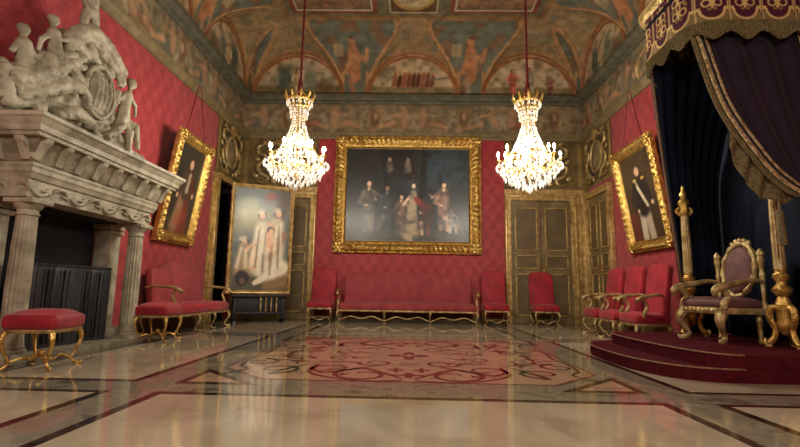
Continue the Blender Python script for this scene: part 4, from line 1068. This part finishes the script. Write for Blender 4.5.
# canopy
CZ = 3.50
def rounded(x0, ya, yb, r, n=8):
    """plan outline from the wall at ya round the front to the wall at yb"""
    q = [(HW-.01, ya)]
    q += [(x0+r-r*math.sin(a), ya+r-r*math.cos(a)) for a in np.linspace(0, PI/2, n)]
    q += [(x0+r-r*math.cos(a), yb-r+r*math.sin(a)) for a in np.linspace(0, PI/2, n)]
    q += [(HW-.01, yb)]; return q
plan = rounded(2.86, 4.45, 5.56, .28)
def resample(q, n):
    P = [np.array(p) for p in q]; d = [0]
    for a, b_ in zip(P, P[1:]): d.append(d[-1]+np.linalg.norm(b_-a))
    out = []
    for s in np.linspace(0, d[-1], n):
        i = max(0, min(len(P)-2, int(np.searchsorted(d, s)-1))); u = (s-d[i])/(d[i+1]-d[i]+1e-9); out.append(P[i]*(1-u)+P[i+1]*u)
    return out, d[-1]
t = thing('throne_canopy', 'velvet throne canopy with gold-embroidered scalloped valance and olive fringe', 'canopy', (HW, 5.22, CZ))
def LC(x, y, z): return (x-HW, y-5.22, z-CZ)
NV = 420; pts, plen = resample(plan, NV+1)
VH = .62; cv = Canvas(plen, VH, NV, 72, (62,20,38)); cv.mottle(.2, (78,30,46), .5, 9)
nS = 11; sw = plen/nS; GOLD, GD = (196,168,104), (140,112,60)
for i in range(nS):
    cx = (i+.5)*sw; L_ = i*sw
    cv.rect(L_-.016, 0, L_+.016, VH, GOLD, 1, .006); cv.rect(L_-.004, 0, L_+.004, VH, (70,40,40), 1, .004)
    cv.cap(cx, .22, cx, .56, .016, .012, GOLD); cv.ell(cx, .34, .035, .055, GOLD); cv.ell(cx, .34, .016, .03, (74,26,40))
    for s in (-1, 1):
        cv.arc(cx+s*.055, .27, .038, .011, GOLD); cv.arc(cx+s*.05, .42, .04, .011, GOLD); cv.ell(cx+s*.085, .35, .018, .035, GD, s*.5); cv.ell(cx+s*.045, .52, .016, .03, GOLD, s*-.5); cv.ell(cx+s*.03, .2, .022, .012, GD, s*.6)
    # scalloped lower outline
    d = np.hypot((cv.x-cx)/(sw*.36), (np.minimum(cv.y, .2)-.2)/.11)
    m = (np.abs(cv.x-cx) < sw*.5)
    cv.mix(np.where(m & (cv.y <= .2), (.16-np.abs(d-1))/.08, 0), GOLD)
    cv.mix(np.where(m & (cv.y < .17) & (d > 1.16), 1, 0), (118,102,66))
    cv.mix(np.where(m & (cv.y < .225) & (cv.y > .19) & (np.abs(cv.x-cx) > sw*.34), 1, 0), GOLD)
grid('valance', 0, 0, NV, 72, M['brocade'], t, lambda u, v: LC(pts[int(round(u*NV))][0], pts[int(round(u*NV))][1], CZ-.02+VH*v), cv.a)
bm = bmesh.new(); prev = None      # hanging fringe, scalloped and slightly ragged
for i in range(NV+1):
    s = i/NV*plen; ph = ((s/sw) % 1)-.5
    low = CZ-.11-.045*math.cos(ph*2*PI)-.012*random.random(); off = .006*math.sin(i*2.1)
    p = pts[i]; dx = (HW-p[0]); nrm = np.array((p[0]-3.6, p[1]-5.0)); nrm = nrm/np.linalg.norm(nrm)
    q = p+nrm*(.012+off)
    a = bm.verts.new(LC(q[0], q[1], CZ+.05)); b_ = bm.verts.new(LC(q[0], q[1], low)); 
    if prev: bm.faces.new((prev[0], a, b_, prev[1]))
    prev = (a, b_)
fr = obj('fringe', bm, M['fringe'], t, False, False)
sm = fr.modifiers.new('t', 'SOLIDIFY'); sm.thickness = .01
bm = bmesh.new(); prism(bm, [(x, y) for x, y in plan], CZ+.45, CZ+.5, 'z'); bmesh.ops.translate(bm, verts=bm.verts[:], vec=(-HW, -5.22, -CZ)); obj('canopy_lining', bm, M['navy'], t, False)
bm = bmesh.new(); sweep(bm, plan, [(0,CZ+.58),(.05,CZ+.6),(.07,CZ+.66),(.03,CZ+.72),(0,CZ+.72)], False, -1); bmesh.ops.translate(bm, verts=bm.verts[:], vec=(-HW, -5.22, -CZ)); obj('canopy_cornice', bm, M['gold_old'], t)
bm = bmesh.new(); tube(bm, [(2.90-HW, 5.40-5.22, .30, .012), (2.83-HW, 5.46-5.22, .16, .02), (2.80-HW, 5.48-5.22, .04, .026), (2.82-HW, 5.48-5.22, -.10, .012)], None, 8, 5); obj('tassel', bm, M['gold_pale'], t)

def cloth(name, fn_, nx, ny, m, parent, th=.012):
    o = grid(name, 0, 0, nx, ny, M[m], parent, fn_)
    s = o.modifiers.new('t', 'SOLIDIFY'); s.thickness = th; return o
# hanging back cloth on the wall and far side curtain
t = thing('back_cloth', 'flat dark velvet cloth hanging on the wall behind the throne', 'curtain', (HW, 5.22, .25))
cloth('cloth', lambda u, v: (-.05+.012*math.sin(u*40), -.68+u*1.80, .0+v*3.68), 90, 10, 'navy', t)
t = thing('side_curtain', 'dark navy curtain hanging from the canopy left of the throne', 'curtain', (HW, 6.15, .25))
def farc(u, v):
    """hangs from the canopy's edge and is drawn back and out towards the wall lower down"""
    v *= .915
    y = 6.20-1.17*(max(0, v-.45)/.55)**2
    lead = y*(.587-.05*v)-HW; x = lead + (-.11-lead)*u
    return (x, y-6.15+.022*math.sin(u*46+1.5*math.sin(v*3)), v*3.6)
cloth('cloth', farc, 150, 24, 'navy', t)
cloth('edge_braid', lambda u, v: (farc(0, v)[0]-.012+.03*u, farc(0, v)[1]-.03, farc(0, v)[2]), 2, 24, 'trimc', t, .004)
# swept near curtain
t = thing('swept_curtain', 'purple curtain with gold striped border swept back to the right torch stand', 'curtain', (HW, 4.60, .25))
lead = cr([(3.55-.25, 2.93), (3.38-.25, 2.97), (2.66-.25, 3.15), (2.10-.25, 3.46), (1.86-.25, 3.66), (1.72-.25, 3.86)], 12)   # (z, x)
lz = [p[0] for p in lead][::-1]; lx = [p[1] for p in lead][::-1]
def leadx(z): return float(np.interp(z, lz, lx))
def nearc(u, v):
    z = 1.47+(3.28-1.47)*v; a = leadx(z); b_ = HW-.03-.10*(1-v)**2
    x = a+(b_-a)*u; return (x-HW, .0-.05*(1-v)+.03*math.sin(u*26*(1)+v*3)*(.4+.6*v), z)
cloth('drape', nearc, 110, 60, 'purple', t)
def tail(u, v):
    z = 1.50*v; w = .22-.04*v; x = 3.93-.05*(1-v)**2+u*w*1.15
    return (min(x, HW-.03)-HW, -.05+.02*math.sin(u*22), z)
cloth('drape_tail', tail, 40, 20, 'purple', t)
def strip(name, off0, off1, m, yo, z0=1.47, z1=3.28, par=None):
    def f(u, v):
        z = z0+(z1-z0)*v; sl = (leadx(z+.02)-leadx(z-.02))/.04; k = math.sqrt(1+sl*sl)
        x = leadx(z)+(off0+(off1-off0)*u)*k; return (x-HW, yo-.05*(1-v), z)
    return cloth(name, f, 3, 60, m, par or t, .005)
strip('border_braid', .0, .045, 'braid', -.045); strip('border_braid', .075, .105, 'braid', -.047); strip('border_fringe', -.055, .005, 'fringe', -.03)
strip('dark_band', .045, .075, 'black', -.043)
cloth('border_braid', lambda u, v: (3.99+.035*u+.10*(1-v)-HW, -.05-.05*(1-v), 2.3+.98*v), 2, 20, 'braid', t, .004)
# embroidered hem gathered in folds below the border, towards the tie
def hem(u, v):
    z = 1.50+.72*u; d = .05+.30*math.sin(PI*min(1, .18+.82*(1-u)))**.8
    return (leadx(z)-HW+.012-.05*(1-v), -.03+.022*math.sin(u*24+v*1.5), z-d*(1-v)-.02*math.sin(u*19)*(1-v))
cloth('embroidered_hem', hem, 60, 14, 'fringe', t, .006)
for (x, z, h) in ((3.62, 1.25, .42), (3.92, 1.18, .5)):
    bm = bmesh.new(); tube(bm, [(x-HW, -.06, z+.32, .008), (x-HW, -.07, z+.12, .012), (x-HW, -.07, z+.06, .03), (x-HW, -.07, z, .028), (x-HW, -.07, z-h*.5, .04), (x-HW, -.07, z-h*.62, .042)], None, 10, 4); obj('tassel', bm, M['fringe'], t)

# ------------------------------------------------------------------ chandeliers
def octa(bm, c, r, h):
    x, y, z = c; V = [bm.verts.new(p) for p in ((x+r,y,z),(x,y+r,z),(x-r,y,z),(x,y-r,z),(x,y,z+h*.6),(x,y,z-h))]
    for i in range(4): bm.faces.new((V[i], V[(i+1)%4], V[4])); bm.faces.new((V[(i+1)%4], V[i], V[5]))
def chandelier(label, loc, cord_top):
    t = thing('crystal_chandelier', label, 'chandelier', loc, 0, 'lit crystal chandeliers')
    # z=0 is the ring level
    bm = bmesh.new(); lathe(bm, [(.012,-.28),(.02,-.2),(.016,0),(.03,.1),(.02,.3),(.035,.5),(.018,.7),(.03,.86),(.045,.92),(.02,.98),(.02,1.12)], (0,0,0), 14)
    for (r, z) in ((.42,-.03),(.28,.16),(.15,.42),(.12,.72)): tube(bm, [(r*math.cos(a), r*math.sin(a), z) for a in np.linspace(0, 2*PI, 33)], .008, 6, 1)
    for k in range(8):
        a = k*PI/4; c, s = math.cos(a), math.sin(a); tube(bm, [(.42*c,.42*s,-.03,.007),(.28*c,.28*s,.16,.007),(.15*c,.15*s,.42,.007),(.1*c,.1*s,.6,.007),(.12*c,.12*s,.75,.007),(.1*c,.1*s,.95,.007)], None, 6, 3)
    obj('frame', bm, M['gold'], t)
    bm = bmesh.new(); tube(bm, [(.19*math.cos(a), .19*math.sin(a), 1.0) for a in np.linspace(0, 2*PI, 33)], .022, 7, 1)
    tube(bm, [(.13*math.cos(a), .13*math.sin(a), .88) for a in np.linspace(0, 2*PI, 33)], .014, 7, 1)
    for k in range(10):
        a = k*2*PI/10; c, s = math.cos(a), math.sin(a)
        tube(bm, [(.13*c,.13*s,.88,.01),(.19*c,.19*s,1.0,.016),(.235*c,.235*s,1.09,.02),(.225*c,.225*s,1.15,.01)], None, 7, 4)
        tube(bm, [(.19*c,.19*s,1.0,.01),(.12*c,.12*s,1.1,.01),(.03*c,.03*s,1.16,.01)], None, 6, 4)
    obj('crown', bm, M['gold'], t)
    bm = bmesh.new(); tube(bm, [(0,0,1.1,.035),(0,0,1.2,.045),(0,0,1.34,.03),(0,0,1.5,.018),(0,0,cord_top,.018)], None, 10, 4); obj('suspension_cord', bm, M['rope'], t)
    R_ = random.Random(5)
    bm = bmesh.new()
    def ringc(r, z, n, rr, hh, ph=0):
        for k in range(n): a = 2*PI*(k+ph)/n; octa(bm, (r*math.cos(a), r*math.sin(a), z), rr, hh)
    for k in range(16):       # strands down the cone and basket
        a = 2*PI*k/16; c, s = math.cos(a), math.sin(a)
        for (A, B, n) in (((.1,.62),(.3,.12),13), ((.44,-.04),(.1,-.36),11), ((.13,.9),(.1,.62),7), ((.2,.98),(.13,.72),6)):
            for i in range(n):
                u = i/(n-1); bul = .045*math.sin(u*PI)*(1 if A[0] > .3 else -.4); r = A[0]+(B[0]-A[0])*u+bul; z = A[1]+(B[1]-A[1])*u
                octa(bm, (r*c, r*s, z), .0125, .021)
    for (r, z, n, rr, hh) in ((.50,-.06,34,.016,.05),(.44,-.12,30,.018,.055),(.39,-.2,26,.018,.055),(.31,-.27,22,.019,.06),(.21,-.33,14,.02,.06),(.1,-.38,7,.02,.06),(.30,.09,22,.017,.05),(.24,.22,18,.016,.045),(.19,.34,14,.015,.04),(.14,.8,12,.016,.05),(.2,.95,14,.016,.05),(.12,.56,10,.014,.04)):
        ringc(r, z, n, rr, hh, R_.random())
    for k in range(150):      # loose prisms filling the cage
        a = R_.random()*2*PI; z = -.3+R_.random()*.85; rm = .38 if z < .05 else max(.08, .36-.6*(z)); r = rm*math.sqrt(R_.random()); octa(bm, (r*math.cos(a), r*math.sin(a), z), .014+.01*R_.random(), .03+.02*R_.random())
    ell(bm, (0,0,-.43), (.035,.035,.045))
    o = obj('crystal_drops', bm, M['crystal'], t, False); o['kind'] = 'stuff'
    for k in range(12):
        a = 2*PI*(k+.5)/12; c, s = math.cos(a), math.sin(a); R2 = .47 if k % 2 else .40; zc = .06 if k % 2 else .12
        bm = bmesh.new(); tube(bm, [(.08*c,.08*s,-.02,.01),(.25*c,.25*s,-.1,.011),(R2*.93*c,R2*.93*s,-.06,.011),(R2*c,R2*s,zc-.03,.009)], None, 7, 5); lathe(bm, [(.012,-.03),(.04,-.01),(.045,0),(.016,.006)], (R2*c, R2*s, zc), 12); ar = obj('candle_arm', bm, M['gold'], t)
        bm = bmesh.new(); lathe(bm, [(.011,0),(.011,.07)], (R2*c, R2*s, zc), 10); obj('candle', bm, M['candle'], ar)
        bm = bmesh.new(); lathe(bm, [(.006,.0),(.019,.014),(.022,.03),(.014,.052),(.002,.074)], (R2*c, R2*s, zc+.07), 10); obj('bulb', bm, M['bulb'], ar)
    return t
RING_Z = 2.72
ch = chandelier('lit crystal chandelier hanging left of the huge group painting', (-1.81, 7.0, RING_Z), ZF-RING_Z)
dup(ch, (1.83, 7.0, RING_Z), .13, 'lit crystal chandelier hanging right of the huge group painting', 'lit crystal chandeliers')

# ------------------------------------------------------------------ light
def point(x, y, z, w, r=.05, c=(1,.93,.80)):
    L_ = bpy.data.lights.new('lamp', 'POINT'); L_.energy = w; L_.shadow_soft_size = r; L_.color = c
    o = link(bpy.data.objects.new('lamp', L_)); o.location = (x, y, z); return o
for cx in (-1.81, 1.83):
    for k in range(6):
        a = k*PI/3+.26; point(cx+.44*math.cos(a), 7.0+.44*math.sin(a), RING_Z+.2, 25, .03)
    point(cx, 7.0, RING_Z+.28, 24, .06); point(cx, 7.0, RING_Z-.12, 16, .05)
# two unseen lamps added behind the camera, an assumed second chandelier pair
for cx in (-1.81, 1.83): point(cx, .6, RING_Z+.2, 150, .35)
w = bpy.data.worlds.new('world'); SC.world = w; w.use_nodes = True
w.node_tree.nodes['Background'].inputs[0].default_value = (.5,.4,.3,1); w.node_tree.nodes['Background'].inputs[1].default_value = .05
vs_ = SC.view_settings; vs_.view_transform = 'Standard'; vs_.look = 'None'; vs_.gamma = 1; vs_.use_curve_mapping = False; vs_.exposure = .62
SC.cycles.max_bounces = 6; SC.cycles.diffuse_bounces = 3; SC.cycles.glossy_bounces = 4; SC.cycles.transmission_bounces = 4
SC.cycles.sample_clamp_indirect = 4; SC.cycles.caustics_reflective = False; SC.cycles.caustics_refractive = False
